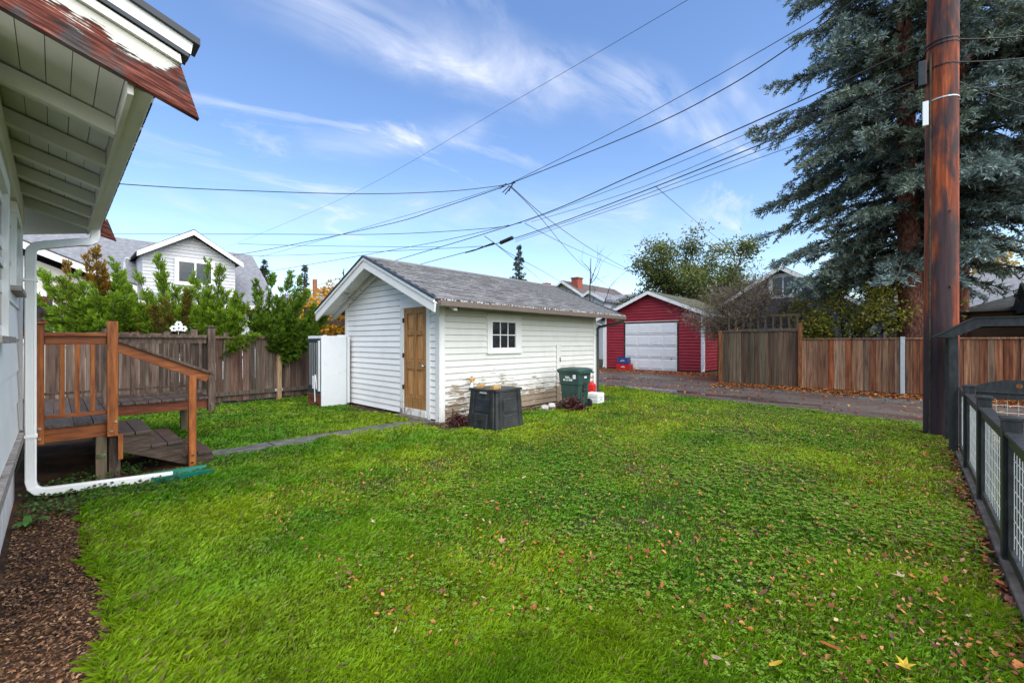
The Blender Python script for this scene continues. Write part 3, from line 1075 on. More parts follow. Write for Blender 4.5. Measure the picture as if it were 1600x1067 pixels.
# gutter with pale crumbs of moss and grit along its lip
GY = SB0 - SOH - 0.03
gm = MB()
gm.prism([(GY - 0.085, EZ - 0.035), (GY - 0.075, EZ - 0.125), (GY + 0.02, EZ - 0.125), (GY + 0.02, EZ - 0.035), (GY + 0.012, EZ - 0.035), (GY + 0.012, EZ - 0.115), (GY - 0.068, EZ - 0.115), (GY - 0.077, EZ - 0.035)], 'x', RA0 + 0.06, RA1 - 0.03)
gut = gm.build('gutter', 'gutter_brown', shed)
crumb = MB()
for i in range(420):
    x = random.uniform(RA0 + 0.05, RA1 - 0.05)
    w = random.uniform(0.006, 0.022)
    y = GY - 0.083 + random.uniform(0, 0.05)
    crumb.box(x, x + w, y, y + 0.012, EZ - 0.036, EZ - 0.034 + random.uniform(0.004, 0.03))
crumb.build('gutter_grit', 'debris', gut, kind='stuff')
MB().rtube([(RA1 - 0.09, GY - 0.03, EZ - 0.125), (RA1 - 0.09, GY - 0.03, EZ - 0.18), (RA1 - 0.13, GY + 0.02, EZ - 0.215), (RA1 - 0.5, SB0 - 0.09, EZ - 0.33), (SA1 + 0.035, SB0 - 0.07, EZ - 0.40), (SA1 + 0.03, SB0 - 0.075, EZ - 0.5), (SA1 + 0.03, SB0 - 0.075, 0.05)], 0.055, 0.05, (0, 1, 0.3)).build('downspout', 'downspout_dark', gut)

# ------------------------------------------------------------------ house at the left edge
HA, HB0, HB1 = -0.236, 3.05, 6.35
house = thing('white_house', 'white shingle-sided house with open rafter eave and flaking barge board at left edge', 'house', (HA, HB1, 0))
HW = 4.6
MB().box(HA - HW, HA - 0.03, HB0 + 0.03, HB1 - 0.03, 0.60, 2.86).build('wall_core', 'house_paint', house)
MB().box(HA - HW, HA - 0.035, HB0 + 0.035, HB1 - 0.035, -0.05, 0.60).build('foundation', 'concrete_white', house)
# tall wall shingles, each its own piece
CH = 0.29
row = 0
z = 0.68
while z < 2.8:
    y = HB0 - (row % 2) * 0.2
    while y < HB1 - 0.08:
        y0, y1 = max(y, HB0), min(y + 0.405, HB1 - 0.08)
        if y1 - y0 > 0.03:
            clap(MB(), 'y', HA - 0.03, 1, z + random.uniform(-0.003, 0.003), min(z + CH, 2.85), y0 + 0.0015, y1 - 0.0015, tb=0.030, tt=0.016, lap=0.004).build('wall_shingle', 'house_paint', house)
        y += 0.405
    z += CH
trim('corner_board', HA - 0.05, HA + 0.018, HB1 - 0.078, HB1 + 0.02, 0.66, 2.80, 'house_paint', house)
trim('water_table', HA - 0.02, HA + 0.035, HB0, HB1 + 0.02, 0.60, 0.676, 'grey_trim', house)
trim('frieze_board', HA - 0.02, HA + 0.030, HB0, HB1 - 0.08, 2.66, 2.86, 'eave_paint', house)


def hwin(y0, y1, z0, z1):
    w = MB()
    w.box(HA - 0.02, HA + 0.026, y0, y0 + 0.09, z0, z1)
    w.box(HA - 0.02, HA + 0.026, y1 - 0.09, y1, z0, z1)
    w.box(HA - 0.02, HA + 0.028, y0 - 0.01, y1 + 0.01, z1, z1 + 0.09)
    o = w.build('window', 'house_paint', house, bevel=0.003)
    MB().box(HA - 0.02, HA + 0.055, y0 - 0.02, y1 + 0.02, z0 - 0.04, z0).build('sill', 'grey_trim', o, bevel=0.003)
    MB().box(HA - 0.02, HA - 0.004, y0 + 0.09, y1 - 0.09, z0, z1).build('pane', 'glass_dark', o)
    m = MB()
    zm = (z0 + z1) / 2
    m.box(HA - 0.02, HA + 0.006, y0 + 0.09, y1 - 0.09, zm - 0.02, zm + 0.02)
    m.build('sash', 'white_trim', o)


hwin(3.35, 4.42, 1.56, 2.5)
hwin(5.15, 5.93, 1.97, 2.54)
# eave: rafters, board soffit, fascia, gutter
HSL = 0.31
FA = 0.232
def hz(a):
    return 2.80 - (a - FA) * HSL       # underside of the roof boards
HR0, HR1 = 2.66, 6.62
for b in (3.30, 3.93, 4.52, 5.10, 5.66, 6.22):
    MB().prism([(HA - 0.03, hz(HA) - 0.005), (FA, hz(FA) - 0.005), (FA, hz(FA) - 0.10), (HA - 0.03, hz(HA) - 0.095)], 'y', b, b + 0.06).build('rafter', 'eave_paint', house, bevel=0.004)
nb = 6
for i in range(nb):
    a0 = HA - 0.06 + (FA - HA + 0.06) * i / nb
    a1 = HA - 0.06 + (FA - HA + 0.06) * (i + 0.965) / nb
    MB().prism([(a0, hz(a0)), (a1, hz(a1)), (a1, hz(a1) + 0.02), (a0, hz(a0) + 0.02)], 'y', HR0 + 0.04, HR1 - 0.04).build('soffit_board', 'eave_paint', house)
MB().box(FA, FA + 0.022, HR0 + 0.04, HR1 - 0.04, 2.70, 2.815).build('fascia', 'eave_paint', house)
gp = [(FA + 0.0225, 2.835), (FA + 0.0225, 2.735), (FA + 0.095, 2.735), (FA + 0.115, 2.775), (FA + 0.12, 2.835), (FA + 0.112, 2.835), (FA + 0.09, 2.745), (FA + 0.03, 2.745), (FA + 0.03, 2.835)]
hg = MB().prism(gp, 'y', HR0 + 0.05, HR1 - 0.05).build('gutter', 'eave_paint', house)
lip = MB().box(FA + 0.108, FA + 0.126, HR0 + 0.05, HR1 - 0.05, 2.818, 2.84)
lip.build('gutter_lip', 'white_metal', hg)
mo = MB()
for i in range(240):
    y = random.uniform(HR0 + 0.1, HR1 - 0.1)
    mo.box(FA + 0.100, FA + 0.1085, y, y + random.uniform(0.006, 0.02), 2.748, 2.748 + random.uniform(0.005, 0.02))
mo.build('gutter_grime', 'dark_wood', hg, kind='stuff')
AR = HA - HW / 2
def roofline(a, off):
    return hz(a) + off
# roof slab up to the ridge and down the far side
top = lambda a: roofline(a, 0.17)
MB().prism([(FA + 0.085, roofline(FA + 0.085, 0.022)), (FA + 0.085, roofline(FA + 0.085, 0.06)), (AR, roofline(AR, 0.06)), (2 * AR - FA, roofline(FA, 0.06)), (2 * AR - FA, roofline(FA, 0.022)), (AR, roofline(AR, 0.022))], 'y', HR0 + 0.05, HR1 - 0.05).build('roof', 'roof_dark', house)
for y0, tip in ((HR0 - 0.015, 0.50), (HR1 - 0.02, 0.475)):
    y1 = y0 + 0.038
    base = (tip, y0, hz(tip) - 0.055)
    bb = MB().prism([(tip, hz(tip) - 0.055), (tip - 0.075, hz(tip - 0.075) + 0.155), (AR, hz(AR) + 0.155), (AR, hz(AR) - 0.055)], 'y', y0, y1)
    o = bb.build('barge_board', 'barge_paint', None, base=base)
    o.parent = house
    o.location = Vector(base) - ORG[house.name]
    t2 = tip - (0.02 if y0 < 4 else 0.12)
    ym = -0.022 if y0 < 4 else 0.0
    MB().prism([(t2 - 0.055, hz(t2) + 0.175), (t2 - 0.06, hz(t2) + 0.215), (AR, hz(AR) + 0.20), (AR, hz(AR) + 0.157)], 'y', y0 + ym, y1 - ym - 0.01).build('shingle_moulding', 'barge_paint' if False else 'eave_paint', house)
    MB().prism([(t2 - 0.03, hz(t2) + 0.212), (t2 - 0.03, hz(t2) + 0.232), (AR, hz(AR) + 0.222), (AR, hz(AR) + 0.202)], 'y', y0 + 1.6 * ym, y1 - ym).build('flashing', 'eave_dark', house)
    MB().prism([(t2 - 0.02, hz(t2) + 0.234), (t2 - 0.01, hz(t2) + 0.30), (AR, hz(AR) + 0.29), (AR, hz(AR) + 0.224)], 'y', y0 + 1.3 * ym, y1 - ym).build('rake_trim', 'white_trim', house)
    MB().prism([(t2 + 0.015, hz(t2) + 0.285), (t2 + 0.015, hz(t2) + 0.318), (AR, hz(AR) + 0.315), (AR, hz(AR) + 0.292)], 'y', y0 + 2.2 * ym, y1 - 2 * ym).build('roof_edge', 'eave_dark', house)
MB().prism([(HA, 2.86), (AR, hz(AR)), (2 * AR - HA, 2.86)], 'y', HR0 + 0.3, HB1 - 0.01).build('gable_wall', 'house_paint', house)
MB().prism([(HA - 0.02, 2.60), (FA, 2.70), (FA, hz(FA)), (HA - 0.02, hz(HA))], 'y', HR1 - 0.10, HR1 - 0.075).build('end_board', 'eave_paint', house)
# upper roofing above the trims so the edge is not hollow
MB().prism([(FA + 0.09, roofline(FA + 0.09, 0.065)), (FA + 0.10, roofline(FA + 0.10, 0.30)), (AR, roofline(AR, 0.30)), (AR, roofline(AR, 0.065))], 'y', HR0 + 0.06, HR1 - 0.06).build('roof_edge_fill', 'roof_dark', house)

# downspout with two elbows
DA, DB = HA + 0.075, 6.12
dp = [(FA + 0.06, 6.40, 2.74), (FA + 0.06, 6.40, 2.66), (FA + 0.045, 6.39, 2.605), (FA + 0.0, 6.36, 2.575), (FA - 0.08, 6.31, 2.555),
      (DA + 0.10, 6.16, 2.47), (DA + 0.03, DB + 0.01, 2.44), (DA + 0.005, DB, 2.40), (DA, DB, 2.33), (DA, DB, 0.62), (DA, DB, 0.20), (DA + 0.012, DB, 0.14), (DA + 0.045, DB - 0.01, 0.10), (DA + 0.10, DB - 0.02, 0.085), (0.88, 5.92, 0.065)]
dsp = MB().rtube(dp, 0.076, 0.066, (0, 1, 0.0)).build('downspout', 'white_metal', house, bevel=0.008)
rb = MB()
for i in (-0.026, -0.009, 0.009, 0.026):
    rb.box(DA + 0.0335, DA + 0.037, DB + i - 0.004, DB + i + 0.004, 0.24, 2.28)
    rb.box(DA + i - 0.004, DA + i + 0.004, DB - 0.042, DB - 0.0375, 0.24, 2.28)
rb.build('ribs', 'white_metal', dsp)
MB().box(DA - 0.05, DA + 0.045, DB - 0.048, DB + 0.048, 0.62, 0.645).build('strap', 'white_metal', dsp)
MB().box(DA - 0.05, DA + 0.045, DB - 0.048, DB + 0.048, 2.10, 2.125).build('strap', 'white_metal', dsp)

# splash tray under the end of the downspout
tr = thing('splash_tray', 'green plastic splash tray under the end of the white downspout', 'splash tray', (0.68, 5.95, 0.01), math.radians(3))
t = MB()
t.box(0, 0.55, -0.10, 0.10, 0.012, 0.022)
t.hexa([(0, -0.115, 0.012), (0.55, -0.145, 0.012), (0.55, -0.13, 0.012), (0, -0.10, 0.012), (0, -0.125, 0.085), (0.55, -0.155, 0.06), (0.55, -0.14, 0.06), (0, -0.11, 0.085)])
t.hexa([(0, 0.10, 0.012), (0.55, 0.13, 0.012), (0.55, 0.145, 0.012), (0, 0.115, 0.012), (0, 0.11, 0.085), (0.55, 0.14, 0.06), (0.55, 0.155, 0.06), (0, 0.125, 0.085)])
t.build('trough', 'tray_green', tr, local=True)

# ------------------------------------------------------------------ deck with steps
deck = thing('wooden_deck', 'orange-stained wooden deck with weathered railings and three steps beside the white house', 'deck', (0, 6.4, 0))
DZ = 0.68
def post(a, b, z0, z1, mat, s=0.089, name='post'):
    return MB().box(a - s / 2, a + s / 2, b - s / 2, b + s / 2, z0, z1).build(name, mat, deck, bevel=0.005)
def bolt(p, par):
    MB().tube([p, (p[0], p[1] - 0.012, p[2])], 0.014, 8).build('bolt', 'steel', par)

FB = 6.445    # front rail line
BB = 7.98     # rear section rail line
RB = 9.25     # back edge
# deck boards, ends showing at the front
a = -0.30
while a < 0.46:
    w = 0.138
    MB().box(a, min(a + w, 0.47), 6.40, RB, DZ - 0.038, DZ).build('deck_board', 'deck_board', deck, bevel=0.004)
    a += w + 0.007
a = 0.475
while a < 1.66:
    MB().box(a, min(a + 0.138, 1.66), BB - 0.03, RB, DZ - 0.038, DZ).build('deck_board', 'deck_board', deck, bevel=0.004)
    a += 0.145
MB().box(-0.34, 0.47, 6.425, 6.463, 0.50, DZ - 0.04).build('rim_joist', 'deck_new_h', deck, bevel=0.004)
MB().box(0.432, 0.47, 6.464, BB - 0.03, 0.50, DZ - 0.04).build('rim_joist', 'deck_rim', deck, bevel=0.004)
MB().box(0.471, 1.66, BB, BB + 0.038, 0.50, DZ - 0.04).build('rim_joist', 'deck_rim', deck, bevel=0.004)
MB().box(1.622, 1.66, BB + 0.04, RB, 0.50, DZ - 0.04).build('rim_joist', 'deck_rim', deck, bevel=0.004)
pl = post(-0.12, FB - 0.065, 0.50, 1.70, 'deck_new')
cap = MB().box(-0.19, -0.05, FB - 0.135, FB + 0.005, 1.705, 1.73).build('post_cap', 'deck_new', pl, bevel=0.006)
ballp = [(0.045, 0), (0.05, 0.012), (0.03, 0.028), (0.04, 0.05), (0.056, 0.085), (0.056, 0.105), (0.042, 0.135), (0.018, 0.15)]
MB().lathe(ballp, (-0.12, FB - 0.065, 1.73), 14).build('ball_finial', 'deck_old', pl, smooth=True)
pm = post(0.425, FB - 0.065, 0.50, 1.75, 'deck_new')
for zb in (0.56, 0.66):
    bolt((0.43 + (0.02 if zb > 0.6 else -0.015), FB - 0.11, zb), pm)
    bolt((-0.11, FB - 0.11, zb), pl)
# hand rail cap, bottom rail, balusters at the front
MB().box(-0.34, 0.62, FB - 0.018, FB + 0.095, 1.585, 1.622).build('rail_cap', 'deck_old', deck, bevel=0.005)
MB().box(-0.075, 0.379, FB - 0.065, FB - 0.027, 1.50, 1.585).build('top_rail', 'deck_new_h', deck, bevel=0.004)
MB().box(-0.34, 0.379, FB - 0.10, FB - 0.019, 1.585, 1.622).build('rail_cap', 'deck_new_h', deck, bevel=0.005)
MB().box(-0.075, 0.379, FB - 0.085, FB - 0.045, 0.745, 0.785).build('bottom_rail', 'deck_new_h', deck, bevel=0.004)
for a in (0.045, 0.155, 0.27):
    MB().box(a - 0.019, a + 0.019, FB - 0.083, FB - 0.047, 0.785, 1.50).build('baluster', 'deck_new', deck, bevel=0.004)
# supports below
post(0.34, FB + 0.02, 0.0, 0.50, 'green_timber')
post(0.455, FB + 0.14, 0.0, 0.52, 'deck_old', 0.1)
post(-0.2, 7.9, 0.0, 0.60, 'green_timber')
post(1.5, RB - 0.15, 0.0, 0.60, 'green_timber')
MB().box(0.475, 0.515, FB - 0.02, FB + 0.02, 0.22, 0.50).build('hanger', 'deck_new', deck)
MB().box(0.305, 0.375, FB - 0.03, FB - 0.0255, 0.26, 0.31).build('bracket', 'steel', deck)
MB().box(-0.34, -0.3, 6.47, RB, 0.1, 0.6).build('skirt', 'dark_wood', deck)
for i in range(18):
    MB().box(0.395, 0.415, 6.66 + i * 0.145, 6.66 + i * 0.145 + 0.14, 0.02, 0.60).build('skirt_board', 'dark_wood', deck)
sheet('bare_soil', [(-0.3, 6.3), (0.5, 6.35), (1.3, 6.42), (1.35, 7.6), (0.6, 7.7), (0.6, 9.4), (-0.3, 9.4)], 0.007, 'mulch')
# rear section railing, weathered
def railing(p0, p1, mat, capmat, nbal, z0=DZ, name='rail'):
    p0, p1 = Vector(p0), Vector(p1)
    d = (p1 - p0)
    up = Vector((0, 0, 1))
    MB().bar((p0.x, p0.y, 1.60), (p1.x, p1.y, 1.60), 0.12, 0.036).build('rail_cap', capmat, deck, bevel=0.004)
    MB().bar((p0.x, p0.y, 1.54), (p1.x, p1.y, 1.54), 0.038, 0.082).build('top_rail', mat, deck, bevel=0.004)
    MB().bar((p0.x, p0.y, 0.765), (p1.x, p1.y, 0.765), 0.04, 0.038).build('bottom_rail', mat, deck, bevel=0.004)
    for i in range(nbal):
        q = p0 + d * ((i + 0.5) / nbal)
        MB().box(q.x - 0.019, q.x + 0.019, q.y - 0.019, q.y + 0.019, 0.785, 1.50).build('baluster', mat, deck, bevel=0.003)
railing((0.50, BB + 0.02, 0), (1.60, BB + 0.02, 0), 'deck_old', 'deck_old', 7)
railing((-0.30, RB - 0.05, 0), (1.60, RB - 0.05, 0), 'deck_old', 'deck_old', 9)
railing((1.62, BB + 0.06, 0), (1.62, RB - 0.05, 0), 'deck_old', 'deck_old', 7)
pr = post(1.66, BB + 0.0, 0.46, 1.74, 'deck_old', 0.095)
MB().box(1.60, 1.72, BB - 0.06, BB + 0.06, 1.742, 1.77).build('post_cap', 'deck_old', pr, bevel=0.006)
bolt((1.65, BB - 0.048, 0.56), pr)
post(0.47, BB + 0.0, 0.46, 1.70, 'deck_old')
pb = post(1.66, RB - 0.05, 0.46, 1.74, 'deck_old', 0.095)
post(0.6, RB - 0.05, 0.5, 1.72, 'deck_old')
# steps going down to the right
SF0, SF1 = FB - 0.01, 7.50
steps = [(0.50, 0.505), (0.79, 0.335), (1.08, 0.165)]
for (a0, zt) in steps:
    for k in range(2):
        MB().box(a0 - 0.03 + k * 0.152, a0 - 0.03 + k * 0.152 + 0.145, SF0, SF1, zt - 0.038, zt).build('tread', 'stair_wood', deck, bevel=0.004)
for b in (SF0 + 0.02, SF1 - 0.06):
    st = MB().prism([(0.48, 0.465), (0.79, 0.465), (0.79, 0.295), (1.08, 0.295), (1.08, 0.125), (1.36, 0.125), (1.36, 0.0), (1.16, 0.0), (0.48, 0.31)], 'y', b, b + 0.04)
    st.build('stringer', 'stair_wood', deck)
for a0, zt in steps[:2]:
    MB().box(a0 + 0.262, a0 + 0.285, SF0 + 0.061, SF1 - 0.061, zt - 0.17, zt - 0.045).build('riser', 'green_timber', deck)
ps = post(1.135, FB - 0.055, 0.02, 1.12, 'deck_new', 0.075, 'stair_post')
for zb in (0.07, 0.16):
    bolt((1.13 + 0.01 * (zb > 0.1), FB - 0.093, zb), ps)
MB().bar((0.46, FB - 0.055, 1.475), (1.30, FB - 0.055, 1.08), 0.038, 0.11).build('stair_rail', 'deck_new_h', deck, bevel=0.004)
MB().bar((0.47, FB - 0.05, 1.54), (1.36, FB - 0.05, 1.12), 0.13, 0.03).build('stair_rail_cap', 'deck_old', deck, bevel=0.004)

# ------------------------------------------------------------------ left board fence
def plank_meshes(h, w, t, mat, n=3, axis='x'):
    res = []
    for i in range(n):
        mb = MB()
        if axis == 'x':
            mb.box(-w / 2, w / 2, 0, t, 0, h)
        else:
            mb.box(0, t, -w / 2, w / 2, 0, h)
        me = bpy.data.meshes.new('board')
        me.from_pydata(mb.v, [], mb.f)
        me.materials.append(M[mat])
        res.append(me)
    return res


FBL = 12.3
lf = thing('board_fence', 'weathered dark brown vertical board fence behind the deck and juniper', 'fence', (2.4, FBL, 0))
bm_ = plank_meshes(1.66, 0.137, 0.02, 'fence_left')
a = -2.6
while a < 8.6:
    g = random.choice((0.001, 0.002, 0.003, 0.005, 0.010))
    put(random.choice(bm_), 'board', lf, (a, FBL - random.uniform(0, 0.012), 0.06 + random.uniform(-0.02, 0.02)), (random.uniform(-.006, .006), random.uniform(-0.006, 0.006), 0), (random.uniform(0.96, 1.0), 1, random.uniform(0.985, 1.01)))
    a += 0.137 + g
for z0, z1 in ((0.20, 0.30), (1.60, 1.66)):
    MB().box(-2.6, 8.6, FBL - 0.055, FBL - 0.014, z0, z1).build('rail', 'fence_left', lf)
for a, mat in ((-0.7, 'fence_left'), (1.7, 'fence_left'), (4.05, 'new_post'), (6.4, 'fence_left')):
    MB().box(a - 0.05, a + 0.05, FBL - 0.105, FBL - 0.012, 0, 1.74).build('post', mat, lf)
for a in (3.98, 4.12):
    MB().box(a - 0.03, a + 0.03, FBL - 0.062, FBL - 0.0551, 0.22, 0.29).build('bracket', 'galv', lf)

tl = thing('trellis', 'dark brown open trellis frame above the fence beside the shed', 'trellis', (5.4, FBL + 0.15, 0))
for z0, z1 in ((2.02, 2.14), (2.44, 2.50)):
    MB().box(4.6, 8.6, FBL + 0.06, FBL + 0.12, z0, z1).build('rail', 'dark_wood', tl)
for a in (4.75, 5.15, 5.6, 6.1, 6.6, 7.1):
    MB().box(a, a + 0.06, FBL + 0.06, FBL + 0.12, 0 if a in (4.75, 6.6) else 2.14, 2.44).build('post', 'dark_wood', tl)

orn = thing('flower_ornament', 'small white flower ornament standing on the fence behind the deck', 'ornament', tuple(PB(279, 522, FBL - 0.03)))
o0 = ORG[orn.name]
MB().tube([o0 + Vector((0, 0, -0.02)), o0 + Vector((0, 0, 0.10))], 0.012, 6).build('stem', 'steel', orn)
for k in range(4):
    c = o0 + Vector([(0, 0, 0.22), (-0.09, 0, 0.12), (0.09, 0, 0.12), (0, -0.02, 0.13)][k])
    fm = MB()
    for i in range(6):
        t = i * math.pi / 3 + k
        q = c + Vector((0.045 * math.cos(t), -0.01, 0.045 * math.sin(t)))
        fm.lathe([(0.008, -0.03), (0.03, -0.012), (0.032, 0.012), (0.008, 0.03)], q, 6)
    fm.build('blossom', 'white_plastic', orn, smooth=True)

# ------------------------------------------------------------------ refrigerator turned to the wall
fr = thing('refrigerator', 'old white refrigerator standing with its dark back out beside the shed', 'refrigerator', (4.18, 9.90, 0.0), 0)
f = MB().box(0.0, 0.60, 0.0, 0.78, 0.02, 1.66)
f.build('cabinet', 'fridge_white', fr, local=True, bevel=0.012)
MB().box(0.615, 0.68, 0.002, 0.778, 0.05, 1.65).build('door', 'fridge_white', fr, local=True, bevel=0.01)
MB().box(0.601, 0.614, 0.02, 0.76, 0.06, 1.64).build('gasket', 'fridge_black', fr, local=True)
MB().box(-0.012, 0.0, 0.04, 0.74, 0.30, 1.60).build('back_panel', 'fridge_black', fr, local=True, bevel=0.004)
MB().box(-0.02, -0.002, 0.03, 0.75, 0.03, 0.295).build('compressor_cover', 'rust', fr, local=True, bevel=0.004)
cg = MB()
for i in range(5):
    cg.tube([(-0.022, 0.12 + i * 0.12, 0.5), (-0.022, 0.12 + i * 0.12, 1.5)], 0.006, 6)
cg.build('condenser_coil', 'galv', fr, local=True)
MB().box(-0.03, -0.0125, 0.06, 0.14, 0.38, 1.55).build('cable_channel', 'white_plastic', fr, local=True)
MB().box(-0.028, -0.0125, 0.30, 0.46, 0.42, 0.72).build('label_plate', 'white_plastic', fr, local=True)
MB().tube([(-0.035, 0.28, 0.12), (-0.05, 0.27, 0.5), (-0.045, 0.24, 0.75), (-0.04, 0.20, 0.60), (-0.035, 0.2, 0.42)], 0.012, 6).build('power_cord', 'white_plastic', fr, local=True)
MB().box(0.05, 0.12, 0.0, 0.04, 1.66, 1.68).build('hinge_cover', 'white_plastic', fr, local=True)
MB().box(0.42, 0.66, 0.02, 0.12, 1.661, 1.685).build('hinge_cover', 'white_plastic', fr, local=True)

# ------------------------------------------------------------------ compost bin with two bricks
cb = thing('compost_bin', 'black slatted plastic compost bin with side vents against the peeling shed wall', 'compost bin', (5.42, 5.47, 0.0), math.radians(2))
S, T, H = 0.362, 0.322, 0.68
mb = MB()
q = [(-S, -S), (S, -S), (S, S), (-S, S)]
mb.hexa([(x, y, 0) for x, y in q] + [(x * T / S, y * T / S, H) for x, y in q])
mb.build('body', 'black_plastic', cb, local=True, bevel=0.02)


def facept(side, u, z, out):
    k = S + (T - S) * z / H + out
    return {'w': (-k, u, z), 's': (u, -k, z)}[side]


for side in ('w', 's'):
    for z0, z1, nn in ((0.06, 0.27, 6), (0.32, 0.55, 8)):
        if side == 'w' and z0 < 0.1:
            continue
        pnl = MB()
        pn = [facept(side, -0.19, z0 - 0.015, 0.001), facept(side, 0.19, z0 - 0.015, 0.001), facept(side, 0.19, z1 + 0.01, 0.001), facept(side, -0.19, z1 + 0.01, 0.001)]
        po = [facept(side, -0.19, z0 - 0.015, 0.006), facept(side, 0.19, z0 - 0.015, 0.006), facept(side, 0.19, z1 + 0.01, 0.006), facept(side, -0.19, z1 + 0.01, 0.006)]
        pnl.hexa(pn + po)
        pnl = pnl.build('vent_panel', 'black_plastic', cb, local=True)
        for i in range(nn):
            z = z0 + (z1 - z0) * i / nn
            sl = MB()
            aa = [facept(side, -0.17, z, 0.006), facept(side, 0.17, z, 0.006), facept(side, 0.17, z + 0.018, 0.006), facept(side, -0.17, z + 0.018, 0.006)]
            bb_ = [facept(side, -0.17, z, 0.018), facept(side, 0.17, z, 0.018), facept(side, 0.17, z + 0.016, 0.009), facept(side, -0.17, z + 0.016, 0.009)]
            sl.hexa(aa + bb_)
            sl.build('vent_slat', 'black_plastic', pnl, local=True)
    for u in (-0.30, 0.22):
        rb_ = MB()
        aa = [facept(side, u, 0.0, -0.005), facept(side, u + 0.08, 0.0, -0.005), facept(side, u * 0.9 + 0.07, H - 0.02, -0.005), facept(side, u * 0.9, H - 0.02, -0.005)]
        bb_ = [facept(side, u + 0.01, 0.0, 0.02), facept(side, u + 0.07, 0.0, 0.02), facept(side, u * 0.9 + 0.06, H - 0.02, 0.02), facept(side, u * 0.9 + 0.01, H - 0.02, 0.02)]
        rb_.hexa(aa + bb_)
        rb_.build('corner_rib', 'black_plastic', cb, local=True)
hp = MB()
hp.hexa([(-S - 0.001, -0.16, 0.03), (-S - 0.001, 0.17, 0.03), (-S + 0.014, 0.17, 0.28), (-S + 0.014, -0.16, 0.28),
         (-S - 0.05, -0.15, 0.02), (-S - 0.05, 0.16, 0.02), (-S - 0.02, 0.16, 0.27), (-S - 0.02, -0.15, 0.27)])
hatch = hp.build('hatch', 'black_plastic', cb, local=True, bevel=0.008)
MB().box(-S - 0.052, -S - 0.03, -0.05, 0.07, 0.15, 0.185).build('hatch_handle', 'black_plastic', hatch, local=True)
ld = MB()
k = T + 0.02
ld.add([(-k, -k, H - 0.02), (k, -k, H - 0.02), (k, k, H - 0.02), (-k, k, H - 0.02), (-k, -k, H + 0.02), (k, -k, H + 0.02), (k, k, H + 0.02), (-k, k, H + 0.02),
        (0.0, 0.10, H + 0.05)], [(0, 3, 2, 1), (0, 1, 5, 4), (1, 2, 6, 5), (2, 3, 7, 6), (3, 0, 4, 7), (4, 5, 8), (5, 6, 8), (6, 7, 8), (7, 4, 8)])
ld.build('lid', 'black_plastic', cb, local=True, bevel=0.006)
MB().box(-T - 0.035, -T - 0.005, -0.10, 0.05, H - 0.055, H - 0.03).build('lid_catch', 'galv', cb, local=True)
for lab, (x, y, rz) in (('tan brick on the compost bin lid, the one nearer the shed door', (5.21, 5.63, 0.5)), ('tan brick on the compost bin lid, the one at its front corner', (5.20, 5.25, 0.15))):
    bk = MB().box(-0.10, 0.10, -0.047, 0.047, 0, 0.056).build('loose_brick', 'brick', None, base=(0, 0, 0), bevel=0.006)
    bk.location = (x, y, 0.706)
    bk.rotation_euler = (0, 0, rz)
    tag(bk, lab, 'brick', 'bricks weighing down the bin lid')

# standpipe
sp_ = thing('standpipe', 'white water standpipe with brass valve beside the compost bin', 'pipe', (5.64, 6.36, 0))
MB().tube([(5.64, 6.36, 0), (5.64, 6.36, 0.72)], 0.022, 10).build('riser_pipe', 'white_metal', sp_, smooth=True)
v = MB().tube([(5.64, 6.36, 0.72), (5.64, 6.36, 0.80)], [0.03, 0.026], 8)
v.tube([(5.58, 6.36, 0.775), (5.71, 6.36, 0.775)], 0.022, 8)
v.tube([(5.64, 6.36, 0.80), (5.64, 6.36, 0.83)], 0.012, 6)
v.build('valve', 'brass', sp_)
MB().tube([(5.64, 6.36, 0.828), (5.64, 6.36, 0.842)], 0.034, 8).build('hand_wheel', 'brass', sp_)

# ------------------------------------------------------------------ green wheeled bin
gb = thing('wheeled_bin', 'dark green wheeled rubbish bin with white lettering at the shed corner', 'wheelie bin', tuple(PX(898, 560, 9.85).xy) + (0,), math.radians(-87))
gb.scale = (0.86, 0.86, 0.99)
def loft(rings, cap=True):
    mb = MB()
    n = len(rings[0])
    vs, fs = [], []
    for r in rings:
        vs += r
    for i in range(len(rings) - 1):
        for k in range(n):
            a_, b_ = i * n + k, i * n + (k + 1) % n
            fs.append((a_, b_, b_ + n, a_ + n))
    fs.append(tuple(range(n))[::-1])
    fs.append(tuple(range((len(rings) - 1) * n, len(rings) * n)))
    return mb.add(vs, fs)
def rrect(hx, hy, z, r=0.06, cx=0, cy=0, n=4):
    out = []
    for sx, sy, t0 in ((1, 1, 0), (-1, 1, 90), (-1, -1, 180), (1, -1, 270)):
        for i in range(n + 1):
            t = math.radians(t0 + 90 * i / n)
            out.append((cx + sx * (hx - r) + r * math.cos(t), cy + sy * (hy - r) + r * math.sin(t), z))
    return out
loft([rrect(0.255, 0.225, 0.0, 0.05), rrect(0.262, 0.232, 0.05, 0.05), rrect(0.30, 0.27, 0.55, 0.06), rrect(0.318, 0.29, 0.565, 0.06), rrect(0.335, 0.315, 0.84, 0.06)]).build('body', 'bin_green', gb, local=True, smooth=False)
loft([rrect(0.365, 0.335, 0.82, 0.07), rrect(0.37, 0.34, 0.865, 0.07)]).build('rim', 'bin_green', gb, local=True)
loft([rrect(0.385, 0.355, 0.862, 0.08), rrect(0.385, 0.355, 0.892, 0.08), rrect(0.30, 0.27, 0.935, 0.08), rrect(0.12, 0.10, 0.95, 0.06)]).build('lid', 'bin_green', gb, local=True, smooth=False)
MB().tube([(0.37, -0.28, 0.82), (0.42, -0.28, 0.84), (0.42, 0.28, 0.84), (0.37, 0.28, 0.82)], 0.016, 8).build('handle', 'bin_green', gb, local=True)
